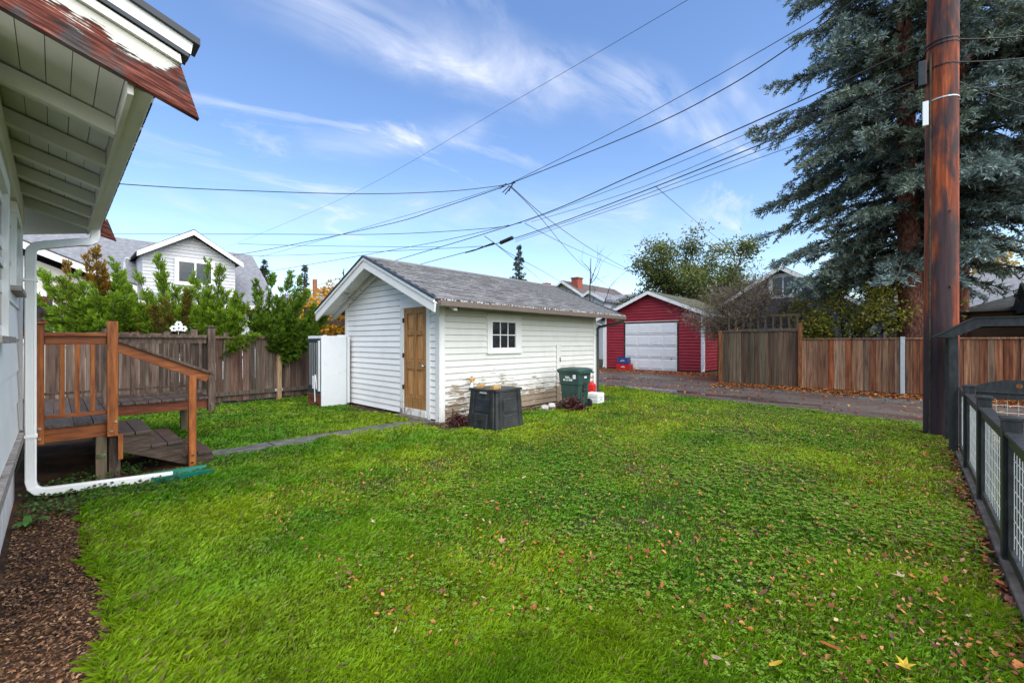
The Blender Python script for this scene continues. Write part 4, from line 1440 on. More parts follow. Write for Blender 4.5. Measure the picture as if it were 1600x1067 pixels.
for y in (-0.26, 0.26):
    MB().tube([(0.27, y - 0.03, 0.11), (0.27, y + 0.03, 0.11)], 0.11, 16).build('wheel', 'black_plastic', gb, local=True)
# right-hand face: lift pocket and bar
MB().box(0.302, 0.325, -0.09, 0.05, 0.40, 0.62).build('lift_pocket', 'black_plastic', gb, local=True)
MB().tube([(0.33, -0.12, 0.455), (0.33, 0.08, 0.455)], 0.011, 8).build('lift_bar', 'steel', gb, local=True)
for y in (-0.16, 0.12):
    MB().box(0.27, 0.30, y - 0.015, y + 0.015, 0.05, 0.40).build('stiffener', 'bin_green', gb, local=True)


def text_mesh(txt, size):
    cu = bpy.data.curves.new('lettering', 'FONT')
    cu.body = txt
    cu.size = size
    cu.extrude = 0.001
    cu.offset = size * 0.025
    cu.align_x = 'CENTER'
    cu.align_y = 'CENTER'
    ob = bpy.data.objects.new('lettering', cu)
    col.objects.link(ob)
    bpy.context.view_layer.update()
    me = bpy.data.meshes.new_from_object(ob)
    bpy.data.objects.remove(ob)
    return me


def lettering(txt, size, parent, loc, rot, mat, sx=1.0):
    me = text_mesh(txt, size)
    me.materials.clear()
    me.materials.append(M[mat])
    o = link(bpy.data.objects.new('lettering', me))
    o.parent = parent
    o.location = loc
    o.rotation_euler = rot
    o.scale = (sx, 1, 1)
    return o


tilt = math.radians(90 - 5)
lettering('SSC', 0.085, gb, (-0.03, -0.3075, 0.735), (tilt, 0, 0), 'white_print', 1.15)
lettering('96-13-048', 0.062, gb, (-0.03, -0.3035, 0.665), (tilt, 0, 0), 'white_print', 1.1)
MB().box(0.135, 0.215, -0.317, -0.309, 0.70, 0.79).build('sticker', 'white_print', gb, local=True)
lettering('1', 0.07, gb, (0.175, -0.318, 0.745), (math.radians(90), 0, 0), 'bin_green', 1.2)
MB().box(0.328, 0.332, -0.06, 0.06, 0.71, 0.75).build('sticker', 'white_print', gb, local=True)

# red fuel can peeping out behind the bin
rp = PX(921.5, 560, 11.0)
rc = thing('fuel_can', 'red plastic fuel can half hidden between the green bin and shed corner', 'fuel can', (rp.x, rp.y, 0.0), 0.3)
loft([rrect(0.10, 0.14, 0.0, 0.03), rrect(0.10, 0.14, 0.42, 0.03), rrect(0.05, 0.08, 0.49, 0.03)]).build('body', 'red_plastic', rc, local=True)
MB().tube([(0, 0.05, 0.48), (0, 0.05, 0.53)], 0.025, 8).build('cap', 'red_plastic', rc, local=True)

# crates: open slatted boxes
def crate(name, label, loc, rz, mat, w, d, h, slats=3, group=None, tiltx=0.0):
    c = thing(name, label, 'crate', loc, rz, group)
    c.rotation_euler = (tiltx, 0, rz)
    MB().box(-w / 2, w / 2, -d / 2, d / 2, 0, 0.012).build('base', mat, c, local=True)
    gap = h / slats
    for i in range(slats):
        z0, z1 = i * gap + 0.012 * (i == 0), (i + 0.86) * gap
        for s_ in (-1, 1):
            MB().box(-w / 2, w / 2, s_ * d / 2 - 0.008, s_ * d / 2 + 0.008, z0, z1).build('side_slat', mat, c, local=True)
            MB().box(s_ * w / 2 - 0.008, s_ * w / 2 + 0.008, -d / 2 + 0.009, d / 2 - 0.009, z0, z1).build('side_slat', mat, c, local=True)
    for sx in (-1, 1):
        for sy in (-1, 1):
            MB().box(sx * (w / 2 - 0.02) - 0.016, sx * (w / 2 - 0.02) + 0.016, sy * (d / 2 - 0.02) - 0.0135, sy * (d / 2 - 0.02) + 0.0135, 0.012, h - 0.004).build('corner', mat, c, local=True)
    return c


wp = PG(933, 632)
wc = crate('milk_crate', 'white plastic crate with faded blue print on the grass beside the green bin', (wp.x + 0.12, wp.y + 0.15, 0.0), math.radians(8), 'white_plastic', 0.36, 0.34, 0.27)
MB().box(-0.178, 0.178, -0.166, 0.166, 0.255, 0.264).build('top_panel', 'white_plastic', wc, local=True)
lettering('Dairy Fresh', 0.055, wc, (0.0, -0.1795, 0.135), (math.radians(90), 0, 0), 'navy_ink', 0.9) if False else None
pm_ = MB()
for x0, x1, z in ((-0.10, -0.05, 0.125), (-0.04, 0.03, 0.13), (0.035, 0.09, 0.137), (-0.06, 0.04, 0.108)):
    pm_.box(x0, x1, -0.1795, -0.1785, z, z + 0.009)
pm_.build('faded_print', 'navy_ink', wc, local=True)
cp = PA(976, 580, 21.2)
rcrate = crate('milk_crate', 'red plastic crate on the ground in front of the garage', (cp.x, cp.y, 0.006), 0.1, 'red_plastic', 0.5, 0.72, 0.32)
bcrate = crate('milk_crate', 'blue plastic crate stacked on the red crate by the garage', (cp.x + 0.03, cp.y + 0.05, 0.332), 0.05, 'blue_plastic', 0.42, 0.55, 0.34)
for c_, w_ in ((rcrate, 0.25), (bcrate, 0.21)):
    k_ = MB()
    for y0, y1, z in ((-0.14, -0.02, 0.13), (0.0, 0.12, 0.13), (-0.08, 0.05, 0.17)):
        k_.box(-w_ - 0.0105, -w_ - 0.0085, y0, y1, z, z + 0.022)
    k_.build('faded_print', 'white_print', c_, local=True)

# stones at the wall foot
for lab, (u, v, s) in (('round pale stone by the shed wall left of the green bin', (851, 641, 0.095)), ('rough pinkish stone between the round stone and the green bin', (862, 638, 0.10))):
    p = PG(u, v)
    bm = bmesh.new()
    bmesh.ops.create_icosphere(bm, subdivisions=2, radius=s)
    for vv in bm.verts:
        vv.co *= 1 + 0.18 * math.sin(vv.co.x * 40 + vv.co.y * 31) * math.cos(vv.co.z * 37)
        vv.co.z *= 0.75
    me = bpy.data.meshes.new('stone')
    bm.to_mesh(me)
    bm.free()
    me.materials.append(M['stone'])
    o = link(bpy.data.objects.new('stone', me))
    o.location = (p.x, p.y, s * 0.55)
    tag(o, lab, 'stone', 'stones along the shed wall')

# ------------------------------------------------------------------ red garage
GA, GB0, GB1 = 21.6, 7.4, 12.85
GMID = (GB0 + GB1) / 2
GRZ, GEZ, GOH = 4.21, 2.86, 0.42
GSL = (GRZ - GEZ) / (GMID - GB0 + GOH)
gar = thing('red_garage', 'red clapboard garage with white sectional door across the alley', 'garage', (GA, GMID, 0))
MB().box(GA + 0.02, GA + 6.5, GB0 + 0.02, GB1 - 0.02, 0, 2.95).build('wall_core', 'dark_wood', gar)  # dark behind the siding gaps, in place of shadow under each board
MB().prism([(GB0 + 0.02, 2.95), (GB1 - 0.02, 2.95), (GMID, GRZ - 0.1)], 'x', GA + 0.02, GA + 6.5).build('gable_core', 'dark_wood', gar)
GD0, GD1, GDZ = 8.68, 11.57, 2.50
z = 0.08
while z < GRZ - 0.2:
    z1 = min(z + 0.155, GRZ - 0.1)
    h0 = min(GMID - GB0, (GRZ - 0.08 - z) / GSL)
    h1 = min(GMID - GB0, (GRZ - 0.08 - z1) / GSL)
    if h1 < 0.06:
        break
    if z < GDZ + 0.05:
        for s_ in ((GB0 + 0.10, GD0 - 0.09), (GD1 + 0.09, GB1 - 0.10)):
            clap(MB(), 'y', GA + 0.02, -1, z, z1, *s_, tb=0.045, tt=0.006, lap=-0.018).build('siding_board', 'garage_red', gar)
    else:
        clap(MB(), 'y', GA + 0.02, -1, z, z1, GMID - h0, GMID + h0, GMID - h1, GMID + h1, tb=0.045, tt=0.006, lap=-0.018).build('siding_board', 'garage_red', gar)
    z = z1
for b0 in (GB0, GB1 - 0.10):
    MB().box(GA - 0.03, GA + 0.02, b0, b0 + 0.10, 0.02, 2.95).build('corner_board', 'white_trim', gar)
# right wall boards
z = 0.08
while z < 2.9:
    clap(MB(), 'x', GB0 + 0.02, -1, z, z + 0.155, GA + 0.05, GA + 6.4, tb=0.045, tt=0.006, lap=-0.018).build('siding_board', 'garage_red', gar)
    z += 0.155
MB().box(GA - 0.025, GA + 0.02, GD0 - 0.085, GD0, 0, GDZ + 0.08).build('door_frame', 'dark_wood', gar)
MB().box(GA - 0.025, GA + 0.02, GD1, GD1 + 0.085, 0, GDZ + 0.08).build('door_frame', 'dark_wood', gar)
MB().box(GA - 0.06, GA + 0.02, GD0 - 0.10, GD1 + 0.10, GDZ + 0.081, GDZ + 0.115).build('door_frame', 'nb_cream', gar)
gd = MB()
for i in range(4):
    gd.box(GA - 0.004, GA + 0.02, GD0, GD1, 0.02 + i * GDZ / 4, 0.02 + (i + 0.97) * GDZ / 4)
gd = gd.build('sectional_door', 'white_trim', gar)
pwid = (GD1 - GD0) / 4
for i in range(4):
    for j in range(4):
        y0 = GD0 + pwid * j
        z0 = 0.02 + GDZ / 4 * i
        p = MB()
        p.box(GA - 0.034, GA - 0.004, y0 + 0.07, y0 + pwid - 0.07, z0 + 0.09, z0 + GDZ / 4 - 0.10)
        p.build('door_panel', 'white_trim', gd, bevel=0.006)
MB().box(GA - 0.04, GA - 0.005, (GD0 + 0.25), GD0 + 0.33, 0.62, 0.66).build('door_handle', 'hinge', gd)
for sg in (-1, 1):
    e = GMID + sg * (GMID - GB0 + GOH)
    MB().prism([(GMID, GRZ), (e, GEZ), (e, GEZ - 0.06), (GMID, GRZ - 0.06)], 'x', GA - 0.30, GA + 6.9).build('roof_slab', 'garage_roof', gar)
    MB().prism([(GMID, GRZ - 0.02), (e, GEZ - 0.02), (e, GEZ - 0.19), (GMID, GRZ - 0.20)], 'x', GA - 0.34, GA - 0.301).build('barge_board', 'white_trim', gar)
    MB().prism([(e, GEZ - 0.03), (e + sg * 0.10, GEZ - 0.03), (e + sg * 0.09, GEZ - 0.12), (e, GEZ - 0.12)], 'x', GA - 0.30, GA + 6.8).build('gutter', 'white_metal', gar)
    MB().rtube([(GA - 0.2, e + sg * 0.05, GEZ - 0.10), (GA - 0.2, e + sg * 0.04, GEZ - 0.25), (GA - 0.06, GMID + sg * (GMID - GB0 + 0.05), GEZ - 0.45), (GA - 0.05, GMID + sg * (GMID - GB0 + 0.05), 0.15), (GA - 0.12, GMID + sg * (GMID - GB0 + 0.05), 0.06)], 0.08, 0.07, (0, 1, 0)).build('downspout', 'white_metal', gar)

# ------------------------------------------------------------------ right-hand plank fences
FA2 = 16.8
def plank_fence(name, label, b0, b1, top, mat, posts, capw=0.11, a=FA2, group=None):
    t = thing(name, label, 'fence', (a, (b0 + b1) / 2, 0), 0, group)
    ms = plank_meshes(top - 0.04, 0.138, 0.02, mat, 2, 'y')
    b = b0 + 0.07
    while b < b1 - 0.03:
        put(random.choice(ms), 'board', t, (a - random.uniform(0, 0.018), b, 0.03), (random.uniform(-.005, .005), random.uniform(-.004, .004), 0), (1, random.uniform(0.96, 1.0), 1))
        b += 0.1435
    MB().box(a - 0.05, a + capw - 0.05, b0, b1, top, top + 0.04).build('cap_rail', mat, t)
    MB().box(a + 0.021, a + 0.06, b0, b1, 0.3, 0.4).build('rail', mat, t)
    MB().box(a + 0.021, a + 0.06, b0, b1, top - 0.2, top - 0.1).build('rail', mat, t)
    for (pb_, pm2, ht) in posts:
        MB().box(a - 0.10, a - 0.021, pb_ - 0.05, pb_ + 0.05, 0, ht).build('post', pm2, t)
    return t


plank_fence('board_fence', 'tall mossy plank fence panel with green cap beside the red garage', 2.72, 5.16, 1.88, 'fence_mossy', [(5.13, 'fence_post', 1.93)])
f2 = plank_fence('board_fence', 'reddish brown plank fence between tall post and grey metal post', 0.20, 2.60, 1.60, 'fence_right', [(2.66, 'fence_post', 2.14)])
f3 = plank_fence('board_fence', 'reddish brown plank fence running behind the utility pole and black gate', -7.5, 0.14, 1.60, 'fence_right', [(0.17, 'galv', 1.67)])
gp_ = thing('side_gate', 'narrow plank gate between the red garage corner and mossy fence', 'gate', (FA2, 5.3, 0))
for i in range(6):
    a0 = FA2 + 0.15 + i * 0.145
    MB().box(a0, a0 + 0.135, 5.28, 5.30, 0.05, 1.75).build('board', 'fence_mossy', gp_)
MB().bar((FA2 + 0.15, 5.265, 0.2), (FA2 + 1.0, 5.265, 1.6), 0.03, 0.09, (0, 1, 0)).build('brace', 'dark_wood', gp_)
MB().box(FA2 + 0.1, FA2 + 1.05, 5.24, 5.34, 1.76, 1.80).build('cap_rail', 'fence_post', gp_)
MB().box(FA2 + 1.05, FA2 + 4.7, 5.28, 5.32, 0.02, 1.7).build('return_panel', 'fence_mossy', gp_)
# lattice above and behind the mossy panel
lt = thing('lattice_screen', 'yellowish green garden lattice behind the mossy fence panel', 'lattice', (17.6, 3.9, 0))
for z0 in (1.92, 2.42):
    MB().box(17.6, 17.66, 2.8, 5.1, z0, z0 + 0.08).build('rail', 'green_timber', lt)
for i in range(10):
    b = 2.85 + i * 0.245
    MB().box(17.605, 17.655, b, b + 0.06, 0 if i % 4 == 0 else 2.0, 2.42).build('slat', 'green_timber', lt)
nbf = thing('lattice_fence', 'dark brown lattice-topped fence left of the red garage', 'fence', (21.0, 15, 0))
for i in range(22):
    b = 13.1 + i * 0.15
    MB().box(21.0, 21.02, b, b + 0.14, 0.03, 1.5).build('board', 'dark_wood', nbf)
for i in range(16):
    b = 13.1 + i * 0.2
    MB().bar((21.01, b, 1.52), (21.01, b + 0.35, 1.88), 0.03, 0.012, (1, 0, 0)).build('lattice_strip', 'fence_post', nbf)
    MB().bar((21.03, b + 0.35, 1.52), (21.03, b, 1.88), 0.03, 0.012, (1, 0, 0)).build('lattice_strip', 'fence_post', nbf)
MB().box(20.99, 21.05, 13.05, 16.5, 1.88, 1.94).build('rail', 'dark_wood', nbf)

# ------------------------------------------------------------------ black wire fence, gate and arbour at right
BF = -0.50
def wire_panel(name, label, p0, p1, zlo, zhi, group=None, cat='fence panel'):
    t = thing(name, label, cat, ((p0[0] + p1[0]) / 2, (p0[1] + p1[1]) / 2, 0), 0, group)
    d = Vector((p1[0] - p0[0], p1[1] - p0[1], 0))
    L = d.length
    d.normalize()
    A_ = Vector((p0[0], p0[1], 0))
    def pt(s, z):
        return A_ + d * s + Vector((0, 0, z))
    for z in (zlo + 0.03, zhi - 0.035):
        MB().bar(pt(0.0, z), pt(L, z), 0.05, 0.07).build('rail', 'black_paint', t, bevel=0.004)
    MB().bar(pt(-0.01, zhi + 0.012), pt(L + 0.01, zhi + 0.012), 0.085, 0.022).build('rail_cap', 'black_paint', t, bevel=0.003)
    for s in (0.02, L - 0.02):
        MB().bar(pt(s, zlo + 0.066), pt(s, zhi - 0.071), 0.05, 0.04, tuple(d)).build('stile', 'black_paint', t)
    w = MB()
    n = int(round((L - 0.08) / 0.095))
    for i in range(n + 1):
        s = 0.04 + (L - 0.08) * i / n
        w.tube([pt(s, zlo + 0.06), pt(s, zhi - 0.06)], 0.0027, 5)
    m = int(round((zhi - zlo - 0.12) / 0.095))
    for j in range(m + 1):
        z = zlo + 0.06 + (zhi - zlo - 0.12) * j / m
        w.tube([pt(0.02, z), pt(L - 0.02, z)], 0.0027, 5)
    w.build('wire_mesh', 'wire_galv', t)
    return t


def bpost(label, a, b, h, s=0.095):
    t = thing('fence_post', label, 'post', (a, b, 0), 0, 'black posts of the wire fence')
    MB().box(a - s / 2, a + s / 2, b - s / 2, b + s / 2, 0, h).build('shaft', 'black_paint', t, bevel=0.004)
    c = MB()
    k = s / 2 + 0.008
    c.add([(a - k, b - k, h), (a + k, b - k, h), (a + k, b + k, h), (a - k, b + k, h), (a - k, b - k, h + 0.018), (a + k, b - k, h + 0.018), (a + k, b + k, h + 0.018), (a - k, b + k, h + 0.018), (a, b, h + 0.03)],
          [(0, 3, 2, 1), (0, 1, 5, 4), (1, 2, 6, 5), (2, 3, 7, 6), (3, 0, 4, 7), (4, 5, 8), (5, 6, 8), (6, 7, 8), (7, 4, 8)])
    c.build('post_cap', 'black_paint', t)
    return t


PA_ = [2.9, 4.42, 5.91, 7.30]
for lab, a in zip(('black fence post at the camera end of the wire fence, out past the frame', 'large black fence post nearest the right edge of the photo', 'middle black fence post with square cap along the wire fence', 'black fence post where the wire fence meets its farthest panel'), PA_):
    if a > 3:
        bpost(lab, a, BF, 1.0)
seg = [(2.9, 4.42), (4.42, 5.91), (5.91, 7.30), (7.30, 8.36)]
labs = ['black framed wire mesh fence panel cut by the right edge', 'largest fully seen black wire mesh panel, nearest the right edge', 'middle black wire mesh panel between two capped posts', 'small far black wire mesh panel next to the arbour post']
for (a0, a1), lab in zip(seg, labs):
    wire_panel('wire_fence_panel', lab, (a0 + 0.05, BF), (a1 - 0.05, BF), 0.09, 0.90, 'wire mesh panels of the black fence')
# gate with arched top
gt = wire_panel('garden_gate', 'black garden gate with arched top board and wire mesh', (8.34, BF - 0.08), (8.34, BF - 0.92), 0.09, 0.86, None, 'gate')
arch = []
for i in range(13):
    f_ = i / 12
    arch.append((BF - 0.08 - 0.84 * f_, 0.885 + 0.03 + 0.16 * math.sin(math.pi * f_) ** 0.8 * 0.8))
poly = [(BF - 0.08, 0.872), (BF - 0.92, 0.872)] + arch[::-1]
MB().prism(poly, 'x', 8.305, 8.335).build('arched_top', 'black_paint', gt)
MB().tube([(8.302, BF - 0.5, 0.965), (8.305, BF - 0.5, 0.965)], 0.03, 14).build('medallion', 'fence_post', gt)
ar = thing('arbour', 'black timber arbour with angled roof beam over the garden gate', 'arbour', (8.45, -0.9, 0))
for b in (-0.43, -1.62):
    MB().box(8.41, 8.50, b - 0.045, b + 0.045, 0, 1.60).build('post', 'black_paint', ar, bevel=0.004)
MB().box(8.50, 9.3, -0.475, -0.385, 1.56, 1.64).build('side_beam', 'black_paint', ar)
MB().box(9.3, 9.39, -0.475, -0.385, 0, 1.60).build('post', 'black_paint', ar)
for a in (8.36, 9.40):
    MB().prism([(-0.24, 1.585), (-0.62, 1.84), (-1.43, 1.84), (-1.81, 1.585), (-1.62, 1.585), (-1.36, 1.73), (-0.69, 1.73), (-0.43, 1.585)], 'x', a, a + 0.045).build('roof_beam', 'black_paint', ar)
MB().prism([(-0.235, 1.60), (-0.62, 1.853), (-1.43, 1.853), (-1.815, 1.60), (-1.815, 1.588), (-1.43, 1.842), (-0.62, 1.842), (-0.235, 1.588)], 'x', 8.33, 9.47).build('roof_sheet', 'black_paint', ar)

# ------------------------------------------------------------------ utility pole
PP = (9.85, -0.36)
pole = thing('utility_pole', 'tall reddish brown wooden utility pole at the lawn edge', 'utility pole', (PP[0], PP[1], 0))
pts = [(0, 0, -0.3), (0, 0, 0.0), (0.0, 0, 2), (0.01, -0.01, 5), (0.02, -0.03, 8), (0.03, -0.05, 11.5)]
MB().tube(pts, [0.225, 0.215, 0.207, 0.197, 0.187, 0.175], 24).build('shaft', 'pole', pole, local=True, smooth=True)
MB().box(-0.22, -0.16, 0.15, 0.22, 5.03, 5.42).build('white_box', 'white_metal', pole, local=True, bevel=0.006)
MB().box(-0.16, -0.06, 0.17, 0.27, 5.72, 6.12).build('terminal_box', 'black_plastic', pole, local=True, bevel=0.01)
for z in (6.30, 6.36, 5.95, 5.42):
    MB().tube([(0.012, -0.012, z), (0.012, -0.012, z + 0.02)], 0.205, 20).build('band', 'galv' if z < 5.5 else 'wire', pole, local=True)
cd_ = MB().tube([(-0.16, 0.135, 0.0), (-0.16, 0.13, 3), (-0.15, 0.125, 6.2)], 0.014, 6)
cd_.build('ground_conduit', 'bark', pole, local=True)
for z in (1.1, 2.4, 3.6):
    MB().tube([(-0.19, -0.10, z), (-0.21, -0.11, z)], 0.018, 6).build('bolt', 'hinge', pole, local=True)

# ------------------------------------------------------------------ neighbouring houses
def joined_claps(parent, axis, plane, out, u0, u1, z0, z1, mat, step=0.15, lim=None):
    mb = MB()
    z = z0
    while z < z1:
        zt = min(z + step, z1)
        if lim:
            a0, a1 = lim(z)
            b0, b1 = lim(zt)
            if b1 - b0 > 0.05:
                clap(mb, axis, plane, out, z, zt, a0, a1, b0, b1, tb=0.03, tt=0.006)
        else:
            clap(mb, axis, plane, out, z, zt, u0, u1, tb=0.03, tt=0.006)
        z += step
    return mb.build('siding', mat, parent, kind='stuff')


def simple_window(par, axis, plane, out, u0, u1, z0, z1, frame='white_trim', fw=0.10, mun=True):
    def bx(u0, u1, d0, d1, z0, z1):
        p0, p1 = plane + out * d0, plane + out * d1
        p0, p1 = min(p0, p1), max(p0, p1)
        return MB().box(p0, p1, u0, u1, z0, z1) if axis == 'y' else MB().box(u0, u1, p0, p1, z0, z1)
    m = MB()
    for args in ((u0 - fw, u0, 0.0, 0.06, z0 - fw, z1 + fw), (u1, u1 + fw, 0.0, 0.06, z0 - fw, z1 + fw), (u0, u1, 0.0, 0.058, z0 - fw, z0), (u0, u1, 0.0, 0.058, z1, z1 + fw)):
        b = bx(*args)
        m.add(b.v, b.f)
    if mun:
        b = bx((u0 + u1) / 2 - 0.03, (u0 + u1) / 2 + 0.03, 0.0, 0.05, z0, z1)
        m.add(b.v, b.f)
    w = m.build('window', frame, par)
    bx(u0, u1, 0.005, 0.035, z0, z1).build('pane', 'glass_dark' if frame != 'nb' else 'nb_white', w)
    return w


# grey-roofed white house behind the juniper
nh = thing('neighbour_house', 'pale grey neighbouring house with gabled dormer and grey roof behind the juniper', 'house', (3.5, 20.2, 0))
MB().box(-6.5, 6.3, 20.25, 26.5, 0, 3.35).build('wall', 'nb_white', nh)
joined_claps(nh, 'x', 20.25, -1, -6.4, 6.25, 0.3, 3.0, 'nb_white', 0.16)
MB().prism([(19.7, 3.0), (23.5, 5.74), (27.2, 3.0), (27.2, 2.86), (23.5, 5.60), (19.7, 2.86)], 'x', -7.0, 6.55).build('roof', 'roof_grey', nh)
MB().prism([(19.68, 2.98), (19.76, 3.02), (19.76, 2.82), (19.68, 2.82)], 'x', -7.0, 6.57).build('eave_board', 'nb_cream', nh)
MB().prism([(20.25, 3.0), (23.5, 5.58), (26.6, 3.0)], 'x', -6.5, 6.3).build('gable_wall', 'nb_white', nh)
MB().box(0.5, 6.3, 19.98, 20.2, 2.72, 3.20).build('porch_beam', 'nb_orange', nh)
# dormer: its face flush with the front wall
DMN, DMX, DMM = 2.12, 4.98, 3.55
dz = lambda a: 5.72 - abs(a - DMM) * 0.63
dm = MB().prism([(DMN, 3.2), (DMX, 3.2), (DMX, dz(DMX) - 0.15), (DMM, 5.57), (DMN, dz(DMN) - 0.15)], 'y', 20.05, 23.3).build('dormer', 'nb_white', nh)
joined_claps(dm, 'x', 20.05, -1, DMN, DMX, 3.3, 5.45, 'nb_white', 0.13, lambda z: (max(DMN, DMM - (5.56 - z) / 0.63), min(DMX, DMM + (5.56 - z) / 0.63)))
for sg in (-1, 1):
    e = DMM + sg * 1.62
    MB().prism([(DMM, 5.74), (e, dz(e)), (e, dz(e) - 0.07), (DMM, 5.66)], 'y', 19.65, 23.6).build('dormer_roof', 'roof_dark', dm)
    MB().prism([(DMM, 5.70), (e, dz(e) - 0.02), (e, dz(e) - 0.20), (DMM, 5.52)], 'y', 19.62, 19.66).build('barge_board', 'white_trim', dm)
simple_window(nh, 'x', 20.01, -1, 3.15, 4.15, 3.78, 4.52, 'white_trim', 0.13)
MB().tube([(1.62, 19.7, 2.9), (1.62, 19.7, 4.25), (1.66, 19.66, 4.38), (1.74, 19.6, 4.36)], 0.045, 8).build('service_mast', 'galv', nh)
# low front wing with white rake at far left
MB().box(-5.5, 1.1, 17.2, 20.0, 0, 3.1).build('wing_wall', 'nb_cream', nh)
MB().prism([(-5.5, 3.1), (1.1, 3.1), (-2.2, 4.5)], 'y', 17.22, 20.0).build('wing_gable', 'nb_cream', nh)
for sg, e in ((1, 1.65), (-1, -6.05)):
    MB().prism([(-2.2, 4.86), (e, 3.22), (e, 3.12), (-2.2, 4.76)], 'y', 16.75, 20.2).build('wing_roof', 'roof_dark', nh)
    MB().prism([(-2.2, 4.80), (e, 3.16), (e, 2.98), (-2.2, 4.62)], 'y', 16.70, 16.749).build('wing_barge', 'white_trim', nh)
simple_window(nh, 'x', 17.2, -1, -0.95, -0.05, 1.6, 2.75, 'white_trim', 0.12)

# garage roof between juniper and shed
ng = thing('neighbour_garage', 'low neighbouring garage with grey roof seen between juniper and shed', 'garage', (10, 22, 0))
MB().box(7.5, 15.5, 18.5, 24, 0, 2.3).build('wall', 'nb_brown', ng)
MB().prism([(18.0, 2.2), (21.3, 3.75), (24.5, 2.2)], 'x', 7.2, 16).build('roof', 'roof_grey', ng)


def gable_house(name, label, a0, a1, b0, b1, ze, zr, axis, wall, roof, trimm='white_trim', oh=0.45):
    h = thing(name, label, 'house', ((a0 + a1) / 2, (b0 + b1) / 2, 0))
    if axis == 'x':      # ridge along x, gable faces the yard
        m = (b0 + b1) / 2
        MB().box(a0, a1, b0, b1, 0, ze).build('wall', wall, h)
        MB().prism([(b0, ze), (b1, ze), (m, zr - 0.15)], 'x', a0, a1).build('gable_wall', wall, h)
        sl = (zr - ze) / (m - b0)
        for sg in (-1, 1):
            e = m + sg * (m - b0 + oh)
            zz1 = ze - oh * sl
            MB().prism([(m, zr), (e, zz1), (e, zz1 - 0.14), (m, zr - 0.14)], 'x', a0 - oh, a1 + oh).build('roof', roof, h)
            MB().prism([(m, zr - 0.03), (e, zz1 - 0.03), (e, zz1 - 0.27), (m, zr - 0.29)], 'x', a0 - oh - 0.05, a0 - oh - 0.001).build('barge_board', trimm, h)
    else:
        m = (a0 + a1) / 2
        MB().box(a0, a1, b0, b1, 0, ze).build('wall', wall, h)
        MB().prism([(a0, ze), (a1, ze), (m, zr - 0.15)], 'y', b0, b1).build('gable_wall', wall, h)
        sl = (zr - ze) / (m - a0)
        for sg in (-1, 1):
            e = m + sg * (m - a0 + oh)
            zz1 = ze - oh * sl
            MB().prism([(m, zr), (e, zz1), (e, zz1 - 0.14), (m, zr - 0.14)], 'y', b0 - oh, b1 + oh).build('roof', roof, h)
            MB().prism([(m, zr - 0.03), (e, zz1 - 0.03), (e, zz1 - 0.27), (m, zr - 0.29)], 'y', b0 - oh - 0.05, b0 - oh - 0.001).build('barge_board', trimm, h)
    return h


# blue house across the alley, behind the fence
bh = gable_house('blue_house', 'dark blue gabled house with white trimmed attic window behind the bare tree', 30, 40, 1.7, 9.7, 3.55, 6.10, 'x', 'nb_blue', 'roof_dark')
joined_claps(bh, 'y', 30, -1, 1.8, 9.6, 0.3, 3.5, 'nb_blue', 0.18)
p = PA(1205, 432, 30)
q_ = PA(1240, 462, 30)
simple_window(bh, 'y', 29.97, -1, q_.y, p.y - 0.1, q_.z + 0.1, p.z - 0.12, 'white_trim', 0.22)
b2 = gable_house('blue_house', 'lighter blue low house with grey roof behind the yellow-leaved apple tree', 26, 33, -6.5, 1.2, 2.9, 4.7, 'y', 'nb_blue_lt', 'roof_grey')
joined_claps(b2, 'y', 26, -1, -6.4, 1.1, 0.3, 2.8, 'nb_blue_lt', 0.2)
simple_window(b2, 'y', 25.97, -1, 0.2, 0.8, 1.0, 2.2, 'nb_tan', 0.12)
MB().box(25.4, 26, 1.9, 4.6, 0, 2.5).build('porch_wall', 'nb_blue_lt', b2)
MB().box(25.36, 25.40, 3.4, 3.6, 0, 2.6).build('porch_post', 'white_trim', b2)
MB().box(25.36, 25.40, 1.95, 2.1, 0, 2.6).build('porch_post', 'white_trim', b2)

# houses beyond the shed roof
h3 = gable_house('gabled_house', 'far olive house with white rake and brick chimney seen above the shed roof', 36, 46, 23.8, 28.8, 6.3, 7.85, 'x', 'nb_green', 'roof_brown')
c0 = PX(894, 462, 44)
c1 = PX(906, 436, 44)
ch = MB().box(c0.x, c0.x + 0.9, c1.y - 0.1, c0.y + 0.1, 4, c1.z).build('chimney', 'red_brick', h3)
MB().box(c0.x - 0.06, c0.x + 0.96, c1.y - 0.16, c0.y + 0.16, c1.z, c1.z + 0.15).build('chimney_cap', 'red_brick', h3)
c0 = PX(850, 455, 48)
MB().box(c0.x, c0.x + 0.8, c0.y - 0.4, c0.y + 0.3, 4, 8.1).build('chimney', 'red_brick', h3, label='small dark chimney')
h4 = gable_house('gabled_house', 'far pale grey roofed house with small gable between shed roof and red garage', 32.5, 44, 17.4, 24.0, 4.3, 6.15, 'y', 'nb_white', 'roof_grey')
gA = PX(919.5, 454, 37)
for sg in (-1, 1):
    MB().prism([(gA.y, gA.z), (gA.y + sg * 1.6, gA.z - 0.85), (gA.y + sg * 1.6, gA.z - 1.05), (gA.y, gA.z - 0.2)], 'x', gA.x, gA.x + 3.5).build('dormer_roof', 'roof_grey', h4)
    MB().prism([(gA.y, gA.z - 0.02), (gA.y + sg * 1.6, gA.z - 0.87), (gA.y + sg * 1.6, gA.z - 1.1), (gA.y, gA.z - 0.25)], 'x', gA.x - 0.06, gA.x - 0.001).build('dormer_barge', 'white_trim', h4)
